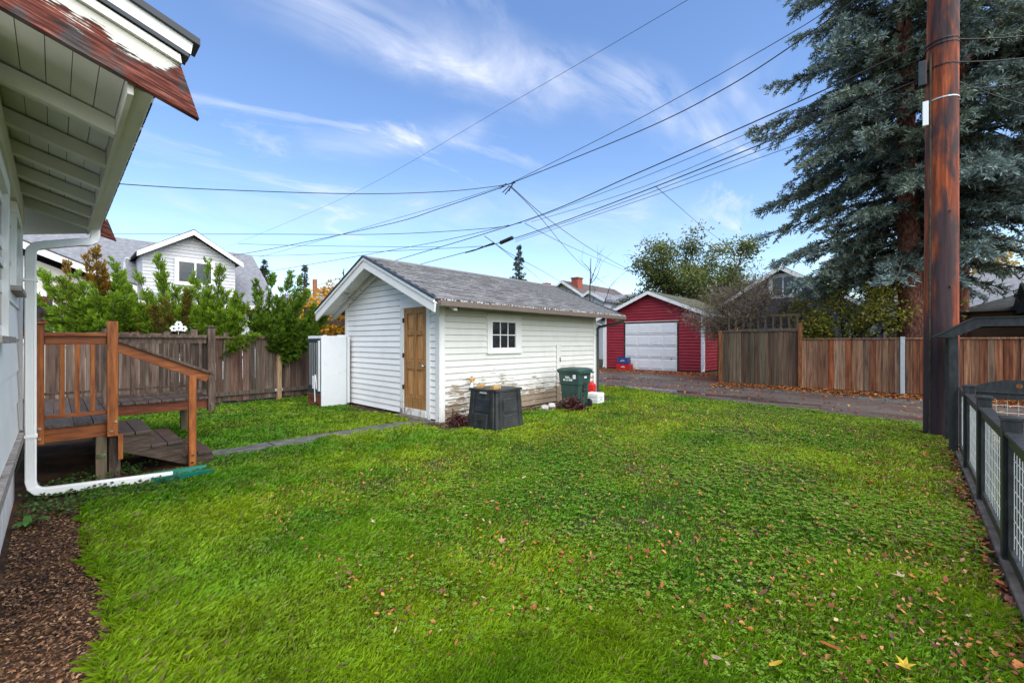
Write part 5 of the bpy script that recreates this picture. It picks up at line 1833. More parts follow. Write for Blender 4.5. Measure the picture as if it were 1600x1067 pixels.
MB().prism([(gA.y - 1.3, gA.z - 2.4), (gA.y + 1.3, gA.z - 2.4), (gA.y + 1.3, gA.z - 0.95), (gA.y, gA.z - 0.2), (gA.y - 1.3, gA.z - 0.95)], 'x', gA.x + 0.3, gA.x + 3.4).build('dormer_wall', 'nb_white', h4)

# roofs at the far right behind the fence
rh = thing('neighbour_house', 'brown neighbouring outbuilding with dark hipped roof behind the arbour', 'house', (21, -4, 0))
MB().box(20.5, 26, -8.5, -1.35, 0, 2.55).build('wall', 'nb_brown', rh)
hp_ = MB()
hp_.add([(20.0, -9.0, 2.48), (26.5, -9.0, 2.48), (26.5, -0.95, 2.48), (20.0, -0.95, 2.48), (23.2, -6.0, 3.5), (23.2, -3.6, 3.5)],
        [(0, 1, 2, 3), (0, 4, 1), (1, 4, 5, 2), (2, 5, 3), (3, 5, 4, 0)])
hp_.build('roof', 'roof_dark', rh)
rh2 = thing('neighbour_house', 'neighbouring house eave with white gutter and dark tiles at the right edge', 'house', (17.4, -4, 0))
MB().box(17.9, 20.2, -8, -3.0, 0, 2.30).build('wall', 'nb_brown', rh2)
MB().prism([(17.35, 2.36), (19.4, 3.25), (20.8, 2.5), (20.8, 2.36)], 'y', -8, -2.35).build('roof', 'roof_dark', rh2)
MB().box(17.22, 17.35, -8, -2.33, 2.24, 2.40).build('gutter', 'white_metal', rh2, bevel=0.02)
tl_ = MB()
for i in range(34):
    b = -2.42 - i * 0.16
    tl_.tube([(17.33, b, 2.43), (18.3, b, 2.86)], 0.05, 6)
tl_.build('tile_ends', 'roof_dark', rh2)

# ------------------------------------------------------------------ overhead wires
def cr(pts, n=10):
    out = []
    P = [pts[0]] + pts + [pts[-1]]
    for i in range(1, len(P) - 2):
        for k in range(n):
            t = k / n
            p0, p1, p2, p3 = P[i - 1], P[i], P[i + 1], P[i + 2]
            out.append(0.5 * ((2 * p1) + (p2 - p0) * t + (2 * p0 - 5 * p1 + 4 * p2 - p3) * t * t + (3 * p1 - p0 - 3 * p2 + p3) * t ** 3))
    out.append(pts[-1])
    return out


ALY = 9.85
def wire(label, pts, r, plane=True):
    P = [PA(u, v, ALY) for u, v in pts] if plane else [PX(*p) for p in pts]
    o = MB().tube(cr(P), r, 5).build('overhead_wire', 'wire', None, base=tuple(P[0]))
    return tag(o, label, 'wire', 'overhead wires')


wire('thick black main cable from the utility pole down past the shed ridge', [(1462, 58), (1240, 163), (1000, 269), (820, 345), (615, 408), (496, 446)], 0.013)
wire('thin wire just below the main cable from the pole, second from top', [(1462, 82), (1240, 178), (1000, 279), (820, 347)], 0.006)
wire('faint wire third from top in the pole bundle meeting the main cable', [(1462, 100), (1240, 193), (1000, 294), (830, 347)], 0.006)
w8 = wire('thick lower cable carrying the black splice case above the shed', [(1462, 114), (1240, 205), (1000, 301), (805, 372), (650, 415), (500, 458)], 0.012)
wire('wire directly under the splice cable in the pole bundle', [(1462, 128), (1240, 215), (1000, 307), (805, 375)], 0.007)
wire('lowest wire of the bundle leaving the pole towards the shed', [(1462, 148), (1240, 228), (1000, 313), (805, 378)], 0.006)
s0, s1 = PA(781, 380, ALY), PA(802, 371, ALY)
sc_ = MB().tube([s0, s0.lerp(s1, 0.05), s0.lerp(s1, 0.95), s1], [0.02, 0.055, 0.055, 0.02], 10)
so = sc_.build('splice_case', 'wire', w8)
for f_ in np.linspace(0.12, 0.88, 6):
    c = s0.lerp(s1, f_)
    d = (s1 - s0).normalized() * 0.012
    MB().tube([c - d, c + d], 0.066, 10).build('clamp', 'wire', so)
for i, (u0, v0, u1, v1) in enumerate(((727, 395, 741, 391), (742, 391, 755, 386), (757, 385, 772, 380))):
    MB().tube([PA(u0, v0, ALY), PA(u1, v1, ALY)], [0.02, 0.028], 6).build('connector', 'wire', w8)
N1 = (793, 289)
wire('upper of the two wires rising right from the aerial junction', [N1, (1000, 185), (1240, 50), (1318, -6), (1400, -70)], 0.008)
n1 = wire('heavier wire rising right from the aerial junction out of frame', [N1, (1000, 205), (1130, 140), (1240, 70), (1345, -6), (1420, -60)], 0.012)
for k, (du, dv, eu, ev) in enumerate(((-12, 6, -2, -2), (-8, 12, 3, 2), (-4, 15, 8, 0), (2, 10, 10, -6), (-14, 2, 12, -3))):
    MB().tube([PA(793 + du, 289 + dv, ALY), PA(793 + eu, 289 + ev, ALY)], 0.016, 5).build('connector', 'wire', n1)
wire('nearly level wire from the aerial junction to the left past the house eave', [(793, 289, 13.5), (700, 299, 13), (560, 303, 12), (330, 296, 10.2), (150, 285, 9)], 0.011, False)
wire('heavier wire falling left from the aerial junction towards the neighbouring house', [(790, 291, 13.5), (690, 325, 14.5), (600, 352, 15.5), (390, 395, 18), (224, 418, 19)], 0.012, False)
wire('thin wire falling left from the aerial junction beside the heavier one', [(788, 290, 13.6), (690, 321, 15), (600, 347, 16), (500, 376, 18), (405, 402, 20)], 0.007, False)
wire('wire from the aerial junction falling right behind the shed roof', [(795, 290, 13.5), (840, 335, 17), (905, 410, 28), (968, 462, 38)], 0.012, False)
wire('wire from the aerial junction falling right to the broadleaf tree', [(798, 291, 13.5), (860, 345, 18), (930, 393, 25), (1002, 432, 31)], 0.012, False)
wire('very thin high wire crossing the sky from top right to the left roofs', [(1100, -18, 9), (1075, 0, 9.5), (780, 172, 15), (560, 298, 22), (405, 366, 30), (330, 395, 36)], 0.006, False)
wire('thin level service wire to the left neighbour meeting the main cable', [(815, 348, 13.4), (760, 357, 14), (600, 366, 15), (400, 366, 16.5), (165, 366, 18.5)], 0.010, False)
wire('thin level wire lower left of the main cable', [(690, 386, 16), (600, 385.5, 16.5), (480, 384, 17), (372, 381, 18)], 0.008, False)
wire('wire sloping left from the main cable over the shed gable apex', [(795, 352, 14), (672, 380, 16), (480, 414, 20), (420, 424, 22)], 0.010, False)
wire('thin wire sloping gently left below the splice case', [(765, 384, 14), (680, 389, 16), (480, 398, 20), (390, 400, 22)], 0.009, False)
wire('service wire dropping right from the main cable to the far chimney house', [(757, 369, 14.5), (800, 398, 20), (850, 425, 28), (895, 452, 40)], 0.012, False)
wire('second service wire dropping right behind the small conifer', [(770, 378, 14.5), (800, 402, 20), (826, 422, 28), (852, 444, 45)], 0.011, False)
wire('long thin service wire dropping right from the main cable to the garage roof side', [(820, 349, 13.5), (877, 379, 18), (940, 407, 25), (1000, 433, 32)], 0.009, False)
wire('thin wire dropping right from the pole bundle behind the broadleaf tree', [(1025, 292, 10), (1060, 322, 15), (1105, 360, 22), (1180, 415, 30)], 0.008, False)
for lab, u0, v0, u1, v1, r in (('topmost wire leaving the pole to the right edge', 1470, 62, 1640, 53, 0.010), ('second wire leaving the pole to the right edge', 1470, 98, 1640, 87, 0.010), ('slanting wire falling from the pole to the right edge', 1472, 118, 1640, 176, 0.007), ('lowest wire leaving the pole to the right edge', 1470, 142, 1640, 124, 0.009)):
    wire(lab, [(u0, v0), ((u0 + u1) / 2, (v0 + v1) / 2 + 3), (u1, v1)], r)

fp = thing('utility_pole', 'small distant utility pole left of the shed gable', 'utility pole', tuple(PX(492, 470, 26).xy) + (0,))
MB().tube([(0, 0, 0), (0, 0, 5.3)], [0.16, 0.13], 10).build('shaft', 'fence_post', fp, local=True, smooth=True)
MB().tube([(0.25, 0.2, 0), (0.25, 0.2, 4.2)], [0.07, 0.06], 8).build('conduit', 'galv', fp, local=True)

# ------------------------------------------------------------------ foliage makers
def limb(mb, p0, d, L, r0, r1, bend=0.25, n=6, gravity=0.0):
    pts = [Vector(p0)]
    d = Vector(d).normalized()
    rad = [r0]
    for i in range(n):
        d = (d + Vector((random.uniform(-bend, bend), random.uniform(-bend, bend), random.uniform(-bend, bend) + gravity)) / n * 2).normalized()
        pts.append(pts[-1] + d * L / n)
        rad.append(r0 + (r1 - r0) * (i + 1) / n)
    mb.tube(pts, rad, 6)
    return pts


def crown_obj(name, parent, P, D, L, W, C, mat='leaf', fold=0.0):
    V, F, Cc = diamonds(np.asarray(P), np.asarray(D), L, W, C, fold)
    off = np.array(ORG[parent.name])
    o = link(bpy.data.objects.new(name, np_mesh(name, V - off, F, mat, Cc)))
    o.parent = parent
    return o


def spruce(label, base, h, rad, z0, seed, nbr=300, lean=(0, 0), tw=0.30, dens=1.0, zmaxd=13.0, spr=0.14):
    """blue spruce: drooping boughs in whorls, each carrying hanging branchlets of short needle sprigs"""
    R = np.random.default_rng(seed)
    t = thing('spruce_tree', label, 'tree', (base[0], base[1], 0))
    mb = MB()
    tp = []
    for i in range(9):
        f = i / 8
        tp.append((base[0] + lean[0] * math.sin(f * 2.2), base[1] + lean[1] * math.sin(f * 2.2), h * f))
    mb.tube(tp, [tw * (1 - 0.93 * i / 8) * (1.18 if i == 0 else 1) for i in range(9)], 14)
    mb.build('trunk', 'bark_spruce', t, smooth=True)
    bo = MB()
    Ps, Ds, Cs, Ls = [], [], [], []
    for i in range(nbr):
        f = (i + R.random()) / nbr
        z = z0 + (h - z0) * f ** 1.15
        if z > zmaxd and R.random() < 0.78:
            continue
        fr_ = (z - z0) / (h - z0)
        Lb = rad * (1 - fr_ ** 1.5) * R.uniform(0.62, 1.08) * (0.74 + 0.26 * min(1, fr_ * 4.5)) + 0.25
        az = R.uniform(0, 2 * math.pi)
        cx = base[0] + lean[0] * math.sin(z / h * 2.2)
        cy = base[1] + lean[1] * math.sin(z / h * 2.2)
        da = np.array([math.cos(az), math.sin(az), 0])
        up0 = 0.30 - 0.1 * R.random() if fr_ > 0.3 else 0.05
        droop = R.uniform(0.30, 0.55) if fr_ > 0.12 else R.uniform(0.35, 0.62)
        n = 9
        pts = []
        for k in range(n + 1):
            s = k / n
            zz = z + Lb * (up0 * s - droop * s * s + 0.16 * s ** 4)
            pts.append(np.array([cx, cy, zz]) + da * Lb * s)
        bo.tube([Vector(p) for p in pts], [0.045 * (1 - 0.85 * k / n) * min(1, Lb / 3 + 0.3) for k in range(n + 1)], 4, False)
        side = np.cross(da, [0, 0, 1])
        # side branchlets
        nb = int(Lb * 9 * dens)
        for j in range(nb):
            s = R.uniform(0.16, 1.0)
            kk = min(n - 1, int(s * n))
            q = pts[kk] + (pts[kk + 1] - pts[kk]) * (s * n - kk)
            sl = (0.25 + 0.75 * (1 - s)) * Lb * 0.26 * R.uniform(0.5, 1.2) + 0.12
            sg = 1 if R.random() < 0.5 else -1
            bd = da * R.uniform(0.5, 1.0) + side * sg * R.uniform(0.25, 1.0) + np.array([0, 0, R.uniform(-0.55, 0.12)])
            bd /= np.linalg.norm(bd)
            ns = max(3, int(sl / 0.055))
            ss = np.linspace(0.08, 1, ns)
            hang = np.zeros((ns, 3))
            hang[:, 2] = -0.28 * sl * ss ** 2
            pp = q[None] + bd[None] * (sl * ss)[:, None] + hang
            tip = np.clip(0.55 * s + 0.45 * ss, 0, 1)
            Ps.append(np.repeat(pp, 6, axis=0))
            dd = np.repeat(bd[None], ns * 6, axis=0) * 0.9 + R.normal(size=(ns * 6, 3)) * 0.58
            Ds.append(dd)
            Cs.append(np.repeat(tip, 6))
    bo.build('boughs', 'bark', t, kind='stuff')
    P = np.concatenate(Ps)
    D = np.concatenate(Ds)
    T = np.concatenate(Cs)
    n = len(P)
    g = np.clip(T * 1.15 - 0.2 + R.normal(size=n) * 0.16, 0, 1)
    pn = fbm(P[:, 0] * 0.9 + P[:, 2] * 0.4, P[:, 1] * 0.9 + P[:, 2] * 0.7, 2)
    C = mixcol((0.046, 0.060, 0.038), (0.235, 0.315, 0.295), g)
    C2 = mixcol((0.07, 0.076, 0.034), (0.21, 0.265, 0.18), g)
    w = np.clip((pn - 0.5) * 4, 0, 1)[:, None]
    C = C * (1 - w * 0.8) + C2 * w * 0.8
    dead = R.random(n) < 0.05 * (1 - T) * 3
    C[dead] = np.array([0.06, 0.038, 0.02])
    Lr = R.uniform(0.75, 1.25, n) * spr
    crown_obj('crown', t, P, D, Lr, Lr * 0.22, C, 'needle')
    return t


t1 = PA(1427, 533, 18.7)
spruce('large blue spruce left of the utility pole, with the leaning red-brown trunk', (t1.x, t1.y), 24, 4.4, 3.7, 3, nbr=300, lean=(-0.25, 0.25), tw=0.34, dens=1.15, spr=0.145)
t2 = PA(1493, 533, 20.4)
spruce('large blue spruce right of the utility pole, with the straight trunk', (t2.x, t2.y), 22, 5.0, 6.8, 5, nbr=180, lean=(0.0, -0.2), tw=0.30, dens=1.0, spr=0.15)


def far_conifer(label, u, vtop, vbot, Y, rpx, seed, n=5200, droop=0.25, col0=(0.018, 0.028, 0.014), col1=(0.06, 0.085, 0.045), gap=0.0, lean=0.0):
    R = np.random.default_rng(seed)
    top = PX(u, vtop, Y)
    b = PX(u, vbot, Y)
    h = top.z
    zlo = max(1.0, b.z - 2.5)
    rad = rpx / FPX * Y
    t = thing('conifer_tree', label, 'tree', (top.x, top.y, 0))
    MB().tube([(top.x, top.y, 0), (top.x, top.y, h * 0.6), (top.x, top.y, h - 0.1)], [0.25, 0.13, 0.02], 7).build('trunk', 'bark', t)
    nb = 110
    Ps, Ds, Ts = [], [], []
    for i in range(nb):
        f = R.random() ** 0.8
        z = h - (h - zlo) * f
        Lb = rad * (0.06 + 0.94 * f) * R.uniform(0.55 - gap, 1.15)
        az = R.uniform(0, 2 * math.pi)
        da = np.array([math.cos(az), math.sin(az), 0])
        m = n // nb
        s = R.random(m) ** 0.7
        pp = np.array([top.x, top.y, z]) + da * (Lb * s)[:, None] + R.normal(size=(m, 3)) * 0.07 * (1.2 - s)[:, None] * rad
        pp[:, 2] += -droop * Lb * s + 0.15 * Lb * s ** 3
        Ps.append(pp)
        Ds.append(np.repeat(da[None], m, axis=0) + R.normal(size=(m, 3)) * 0.8)
        Ts.append(s)
    P = np.concatenate(Ps)
    T = np.clip(np.concatenate(Ts) + R.normal(size=len(P)) * 0.2, 0, 1)
    sz = rad * 0.14
    crown_obj('crown', t, P, np.concatenate(Ds), R.uniform(0.7, 1.3, len(P)) * sz, sz * 0.4, mixcol(col0, col1, T), 'needle')
    return t


far_conifer('small pointed dark conifer rising above the shed roof', 811, 384, 446, 50, 22, 11, 4200)
far_conifer('dark narrow conifer behind the grey dormer roof', 412, 406, 470, 36, 26, 12, 5200, 0.1)
far_conifer('ragged dark conifer behind the small distant pole', 476, 415, 475, 38, 26, 13, 2600, -0.15, gap=0.3)
far_conifer('tiny dark conifer tip at the left slope of the shed gable', 537, 421, 470, 34, 14, 14, 1500, 0.1)
far_conifer('small sparse conifer tip behind the blue house gable', 1208, 403, 440, 48, 15, 15, 700, -0.25, gap=0.3)


def broadleaf(name, label, base, trunk, limbs, clusters, leafn, leafL, leafW, cols, bark='bark', cl_r=0.6, fold=0.15, droop=0.0, seed=1, twig=True):
    """trunk/limbs as tubes, leaves gathered in uneven clusters round the limb ends"""
    R = np.random.default_rng(seed)
    random.seed(seed)
    t = thing(name, label, 'tree', (base[0], base[1], 0))
    mb = MB()
    ends = []
    for (d, L, r) in limbs:
        pts = limb(mb, (base[0], base[1], trunk[0]), d, L, r, r * 0.3, 0.35)
        for k in range(5):
            s = random.choice(pts[2:])
            dd = Vector(d).normalized() + Vector((random.uniform(-1, 1), random.uniform(-1, 1), random.uniform(-0.3, 0.9)))
            q = limb(mb, s, dd, L * random.uniform(0.25, 0.5), r * 0.35, r * 0.08, 0.5, 4)
            ends += q[1:]
            if twig:
                for m in range(3):
                    q2 = limb(mb, random.choice(q[1:]), dd + Vector((random.uniform(-1, 1), random.uniform(-1, 1), random.uniform(-1, 1))), L * random.uniform(0.1, 0.25), r * 0.12, r * 0.04, 0.5, 3)
                    ends += q2[1:]
        ends += pts[3:]
    if trunk[1] > 0:
        mb.tube([(base[0], base[1], 0), (base[0], base[1], trunk[0] * 0.6), (base[0], base[1], trunk[0] + 0.05)], [trunk[1] * 1.2, trunk[1], trunk[1] * 0.9], 10)
    mb.build('trunk', bark, t, smooth=True)
    if leafn:
        E = np.array([list(e) for e in ends])
        idx = R.integers(0, len(E), clusters)
        cen = E[idx] + R.normal(size=(clusters, 3)) * cl_r * 0.35
        w = R.random(clusters)
        k = R.integers(0, clusters, leafn)
        sp = R.normal(size=(leafn, 3)) * cl_r * (0.35 + 0.3 * w[k])[:, None]
        sp[:, 2] *= 0.75
        P = cen[k] + sp
        D = sp * 0.8 + R.normal(size=(leafn, 3)) * 0.5 * cl_r
        D[:, 2] -= droop * cl_r
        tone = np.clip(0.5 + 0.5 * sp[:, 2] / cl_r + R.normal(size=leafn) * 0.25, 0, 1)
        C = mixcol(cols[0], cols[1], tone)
        if len(cols) > 2:
            a = R.random(leafn) < cols[3]
            C[a] = np.asarray(cols[2]) * R.uniform(0.7, 1.2, (a.sum(), 1))
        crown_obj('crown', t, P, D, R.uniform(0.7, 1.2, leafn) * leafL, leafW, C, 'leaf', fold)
    return t


# evergreen broadleaf behind the red garage
bt = PA(1075, 480, 31)
broadleaf('broadleaf_tree', 'large evergreen broadleaf tree with open branching behind the red garage', (bt.x, bt.y), (1.6, 0.28),
          [((-0.2, 0.40, 1), 5.0, 0.2), ((0.1, 0.12, 1), 5.9, 0.2), ((0.1, -0.25, 1), 5.7, 0.19), ((-0.3, -0.1, 1), 5.3, 0.17), ((0.2, 0.70, 0.85), 4.4, 0.14), ((0.0, -0.85, 0.72), 4.8, 0.16), ((-0.1, -0.6, 0.9), 4.7, 0.14), ((-0.3, 0.3, 1), 5.6, 0.15)],
          150, 24000, 0.23, 0.10, [(0.035, 0.058, 0.012), (0.19, 0.23, 0.065), (0.25, 0.22, 0.05), 0.08], 'bark', 0.72, seed=21)
bt = PA(990, 480, 29.5)
broadleaf('broadleaf_tree', 'small evergreen broadleaf tree at the left of the garage roof', (bt.x, bt.y), (2.0, 0.1),
          [((0, 0.2, 1), 2.6, 0.08), ((0.1, -0.3, 1), 2.5, 0.07), ((-0.2, 0.1, 1), 2.3, 0.07)], 34, 3600, 0.22, 0.095, [(0.025, 0.040, 0.012), (0.10, 0.135, 0.05)], 'bark', 0.55, seed=22)
# bare tree
bt = PX(925, 470, 36)
broadleaf('bare_tree', 'thin leafless tree between the chimney and red garage', (bt.x, bt.y), (2.0, 0.1),
          [((0, 0, 1), 6.6, 0.10), ((0.1, 0.35, 1), 4.2, 0.05), ((-0.1, -0.35, 1), 4.4, 0.05), ((0.2, 0.6, 1), 3.2, 0.04), ((-0.2, -0.65, 1), 3.0, 0.04), ((0.3, 0.1, 1), 4.8, 0.04)], 1, 0, 0.1, 0.05, [], 'bark', 0.5, seed=23)
# bare purple twiggy tree over the mossy fence
bt = PA(1180, 500, 18.6)
broadleaf('bare_tree', 'spreading twiggy tree with purple brown twigs over the mossy fence', (bt.x, bt.y), (1.6, 0.13),
          [((0.1, 1, 0.35), 2.0, 0.055), ((0.2, 0.7, 0.7), 2.0, 0.05), ((-0.3, 0.2, 0.9), 1.8, 0.05), ((0.2, -0.6, 0.6), 1.7, 0.05), ((-0.2, -0.9, 0.4), 1.7, 0.05), ((-0.5, 0.6, 0.5), 1.9, 0.05), ((-0.5, -0.2, 0.6), 1.8, 0.05), ((-0.4, 1.0, 0.2), 2.1, 0.045), ((0.1, 0.1, 1), 1.9, 0.05)],
          240, 19000, 0.18, 0.018, [(0.10, 0.07, 0.06), (0.30, 0.22, 0.19), (0.34, 0.30, 0.09), 0.18], 'bark_moss', 0.42, seed=24)
# apple tree with yellowing leaves
bt = PA(1325, 510, 18.9)
broadleaf('apple_tree', 'old apple tree with dark crooked limbs and yellow green leaves', (bt.x, bt.y), (1.2, 0.15),
          [((0.1, 0.7, 0.7), 1.7, 0.085), ((0.1, -1.0, 0.5), 2.0, 0.085), ((-0.3, 0.2, 0.9), 1.8, 0.075), ((-0.2, 1.1, 0.5), 1.8, 0.07), ((-0.4, -0.5, 0.6), 1.7, 0.07), ((0.3, -0.2, 1.0), 2.0, 0.07)],
          110, 8500, 0.105, 0.065, [(0.14, 0.155, 0.02), (0.46, 0.44, 0.07), (0.62, 0.47, 0.08), 0.16], 'bark_moss', 0.42, seed=25)
# hedge of dull leaves behind the fence
for lab, u, v, a, s, cols, sd in (('yellow orange autumn tree glimpsed right of the spruce trunks', 1555, 470, 36, 1.0, [(0.20, 0.15, 0.02), (0.48, 0.33, 0.05), (0.55, 0.24, 0.03), 0.22], 26),
                                  ('golden autumn shrub behind the trellis left of the shed', 515, 540, 0, 0.6, [(0.22, 0.14, 0.01), (0.55, 0.33, 0.02), (0.55, 0.2, 0.01), 0.15], 27),
                                  ('orange autumn treetop beside the small distant pole', 530, 480, 0, 1.1, [(0.30, 0.14, 0.01), (0.55, 0.30, 0.02), (0.5, 0.16, 0.01), 0.2], 28)):
    if sd == 26:
        bt = PA(u, v, a)
        lb = [((0.1, 0.6, 0.9), 3.2, 0.1), ((0, -0.7, 0.9), 3.4, 0.1), ((0.1, 0, 1), 3.6, 0.11), ((-0.2, 1.0, 0.7), 3.4, 0.08), ((-0.2, -1.1, 0.7), 3.2, 0.08)]
        broadleaf('autumn_tree', lab, (bt.x, bt.y), (2.0, 0.16), lb, 75, 6500, 0.20, 0.12, cols, 'bark', 0.75, seed=sd)
    elif sd == 27:
        bt = PX(u, v, 15.5)
        lb = [((0.8, 0.2, 1), 1.8, 0.05), ((-0.5, -0.4, 1), 1.7, 0.05), ((0.2, -0.5, 1.1), 1.8, 0.05), ((-0.2, 0.4, 1), 1.7, 0.05)]
        broadleaf('autumn_shrub', lab, (bt.x, bt.y), (0.8, 0.06), lb, 60, 3800, 0.12, 0.085, cols, 'bark', 0.42, seed=sd)
    else:
        bt = PX(u, v, 34)
        lb = [((0.8, 0.2, 1), 2.6, 0.07), ((-0.5, -0.4, 1), 2.5, 0.07), ((0.2, -0.5, 1.1), 2.6, 0.07), ((-0.2, 0.4, 1), 2.7, 0.07)]
        broadleaf('autumn_tree', lab, (bt.x, bt.y), (2.2, 0.12), lb, 50, 2600, 0.24, 0.16, cols, 'bark', 0.65, seed=sd)

# ------------------------------------------------------------------ junipers behind the left fence
def juniper(label, base, z0, plumes, cols, seed, leafs=420, thick=0.15):
    R = np.random.default_rng(seed)
    t = thing('juniper_shrub', label, 'shrub', (base[0], base[1], 0), 0, 'junipers behind the left fence')
    mb = MB()
    Ps, Ds, Ts = [], [], []
    B0 = np.array([base[0], base[1], z0])
    for (tip, r) in plumes:
        tip = np.array(tip)
        d = tip - B0
        L = np.linalg.norm(d)
        mid = B0 + d * 0.5 + np.array([0, 0, -0.10 * L]) + R.normal(size=3) * 0.06
        ts = np.linspace(0, 1, 7)
        curve = lambda s: ((1 - s) ** 2)[:, None] * B0 + (2 * s * (1 - s))[:, None] * mid + (s ** 2)[:, None] * tip
        cp_ = curve(ts)
        mb.tube([Vector(p) for p in cp_], [0.035 * (1 - 0.85 * s) for s in ts], 5)
        # side fans along the plume
        nf = int(24 * L)
        for j in range(nf):
            s = R.uniform(0.22, 1.0)
            q = curve(np.array([s]))[0]
            tang = curve(np.array([min(1, s + 0.03)]))[0] - curve(np.array([max(0, s - 0.03)]))[0]
            tang /= np.linalg.norm(tang)
            sd = np.cross(tang, R.normal(size=3))
            sd /= np.linalg.norm(sd)
            fd = tang * 0.9 + sd * R.uniform(0.4, 0.9)
            fd /= np.linalg.norm(fd)
            fl = r * (1.35 - s) * R.uniform(1.0, 2.0) + 0.06
            m = max(14, int(fl * leafs * 0.48))
            ss = R.random(m)
            pp = q[None] + fd[None] * (fl * ss)[:, None] + R.normal(size=(m, 3)) * 0.030 * (1.2 - ss)[:, None]
            Ps.append(pp)
            Ds.append(fd[None] + tang[None] * 0.45 + R.normal(size=(m, 3)) * 0.36)
            Ts.append(0.25 + 0.75 * ss * (0.5 + 0.5 * s))
    mb.build('stems', 'bark', t)
    P = np.concatenate(Ps)
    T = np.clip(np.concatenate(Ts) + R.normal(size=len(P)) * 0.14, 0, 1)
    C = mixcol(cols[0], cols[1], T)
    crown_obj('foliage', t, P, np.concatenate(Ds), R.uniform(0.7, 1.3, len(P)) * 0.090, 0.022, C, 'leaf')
    return t


JG = [(0.030, 0.058, 0.008), (0.23, 0.38, 0.022)]
JD = [(0.016, 0.030, 0.009), (0.075, 0.150, 0.020)]
JB = [(0.07, 0.045, 0.008), (0.36, 0.20, 0.022)]
def tips(lst, Y):
    us = [q[0] for q in lst]
    ex = [(random.uniform(min(us) - 5, max(us) + 15), random.uniform(455, 528), 0.17) for _ in range(len(lst))] if len(lst) > 9 else []
    return [(tuple(PX(u, v, Y + random.uniform(-0.35, 0.35))), r) for u, v, r in lst + ex]
random.seed(5)
def jb(u, Y):
    p = PX(u, 533, Y)
    return (p.x, max(p.y, FBL + 0.55))
juniper('bright green juniper with a long arm reaching left toward the downspout', jb(175, 10.2), 1.0, tips([(62, 420, 0.16), (70, 470, 0.14), (95, 440, 0.16), (120, 430, 0.16), (90, 490, 0.14), (150, 450, 0.18), (185, 435, 0.18), (80, 505, 0.14), (130, 480, 0.16), (200, 470, 0.18), (160, 500, 0.18), (110, 510, 0.16)], 9.4), JG, 31)
juniper('golden brown juniper with upright dead sprays between the green ones', jb(150, 10.5), 1.2, tips([(150, 392, 0.12), (105, 412, 0.12), (138, 405, 0.12), (160, 415, 0.13), (85, 465, 0.12), (170, 440, 0.12), (60, 465, 0.10), (95, 450, 0.10)], 10.0), JB, 32)
juniper('bright green juniper with upright plumes before the grey dormer', jb(270, 10.6), 1.0, tips([(248, 402, 0.13), (175, 405, 0.12), (215, 430, 0.17), (250, 425, 0.16), (190, 440, 0.18), (275, 455, 0.18), (230, 465, 0.18), (205, 480, 0.18), (250, 490, 0.18), (180, 500, 0.17), (285, 490, 0.18), (160, 520, 0.16), (225, 510, 0.16), (270, 515, 0.16)], 10.2), JG, 33)
juniper('brown-tipped juniper sprays low in the middle of the hedge', jb(275, 10.0), 1.2, tips([(295, 455, 0.10), (240, 480, 0.12), (262, 472, 0.11), (205, 495, 0.11), (200, 515, 0.10)], 9.6), [(0.05, 0.045, 0.010), (0.21, 0.17, 0.025)], 34)
juniper('tall green juniper with the highest plumes right of the dormer window', jb(335, 11.0), 1.0, tips([(325, 410, 0.13), (345, 418, 0.13), (300, 430, 0.16), (350, 455, 0.17), (320, 460, 0.18), (290, 470, 0.18), (365, 475, 0.18), (345, 490, 0.18), (310, 500, 0.18), (380, 500, 0.16), (330, 515, 0.17), (290, 515, 0.16), (365, 515, 0.15)], 10.6), JG, 35)
juniper('dark green juniper nearest the shed, arching over the fence top', jb(415, 11.6), 1.0, tips([(425, 432, 0.13), (400, 445, 0.15), (455, 428, 0.12), (470, 436, 0.10), (440, 455, 0.16), (478, 462, 0.12), (492, 485, 0.11), (405, 475, 0.17), (450, 490, 0.17), (420, 500, 0.17), (475, 505, 0.14), (395, 505, 0.16), (440, 518, 0.15), (385, 480, 0.15), (500, 500, 0.10)], 11.2), [(0.024, 0.046, 0.008), (0.17, 0.30, 0.022)], 36)

# ------------------------------------------------------------------ grass, clover, leaves, mulch chips, weeds
def in_lawn(a, b):
    e = fbm(a * 2.3, b * 2.3) - 0.5
    ok = (a > 0.17 + e * 0.22) & (a < 11.0 + 0.24 * b + e * 0.5 + 0.05) & (b > -0.40 + e * 0.18) & (b < FBL - 0.05)
    # shed, its soil margin, path, deck and steps
    ok &= ~((a > SA0 - 0.30 + e * 0.3) & (a < SA1 + 0.1) & (b > SB0 - 0.32 + e * 0.45) & (b < SB1 + 0.1))
    ok &= ~((a > 4.55 + e * 0.3) & (a < 6.0) & (b > 5.75 + e * 0.5) & (b < 6.6))
    ok &= ~((a > 7.0) & (a < 10.2) & (b > 5.75 + e * 0.9) & (b < 6.6) & (fbm(a * 3, b * 3) > 0.42))
    ok &= ~((a > 1.2) & (a < 4.95) & (b > 6.71 + e * 0.34) & (b < 6.99 + e * 0.34))
    ok &= ~((a < 0.62) & (b > 6.25 + e * 0.4))
    ok &= ~((a < 1.38) & (b > 6.38 + e * 0.1) & (b < 7.6))
    ok &= ~((a < 0.65) & (b > 8.5))
    ok &= ~((a > 4.17) & (a < 4.95) & (b > 9.88) & (b < 10.7))
    ok &= ~((np.hypot(a - PP[0], b - PP[1]) < 0.24))
    return ok


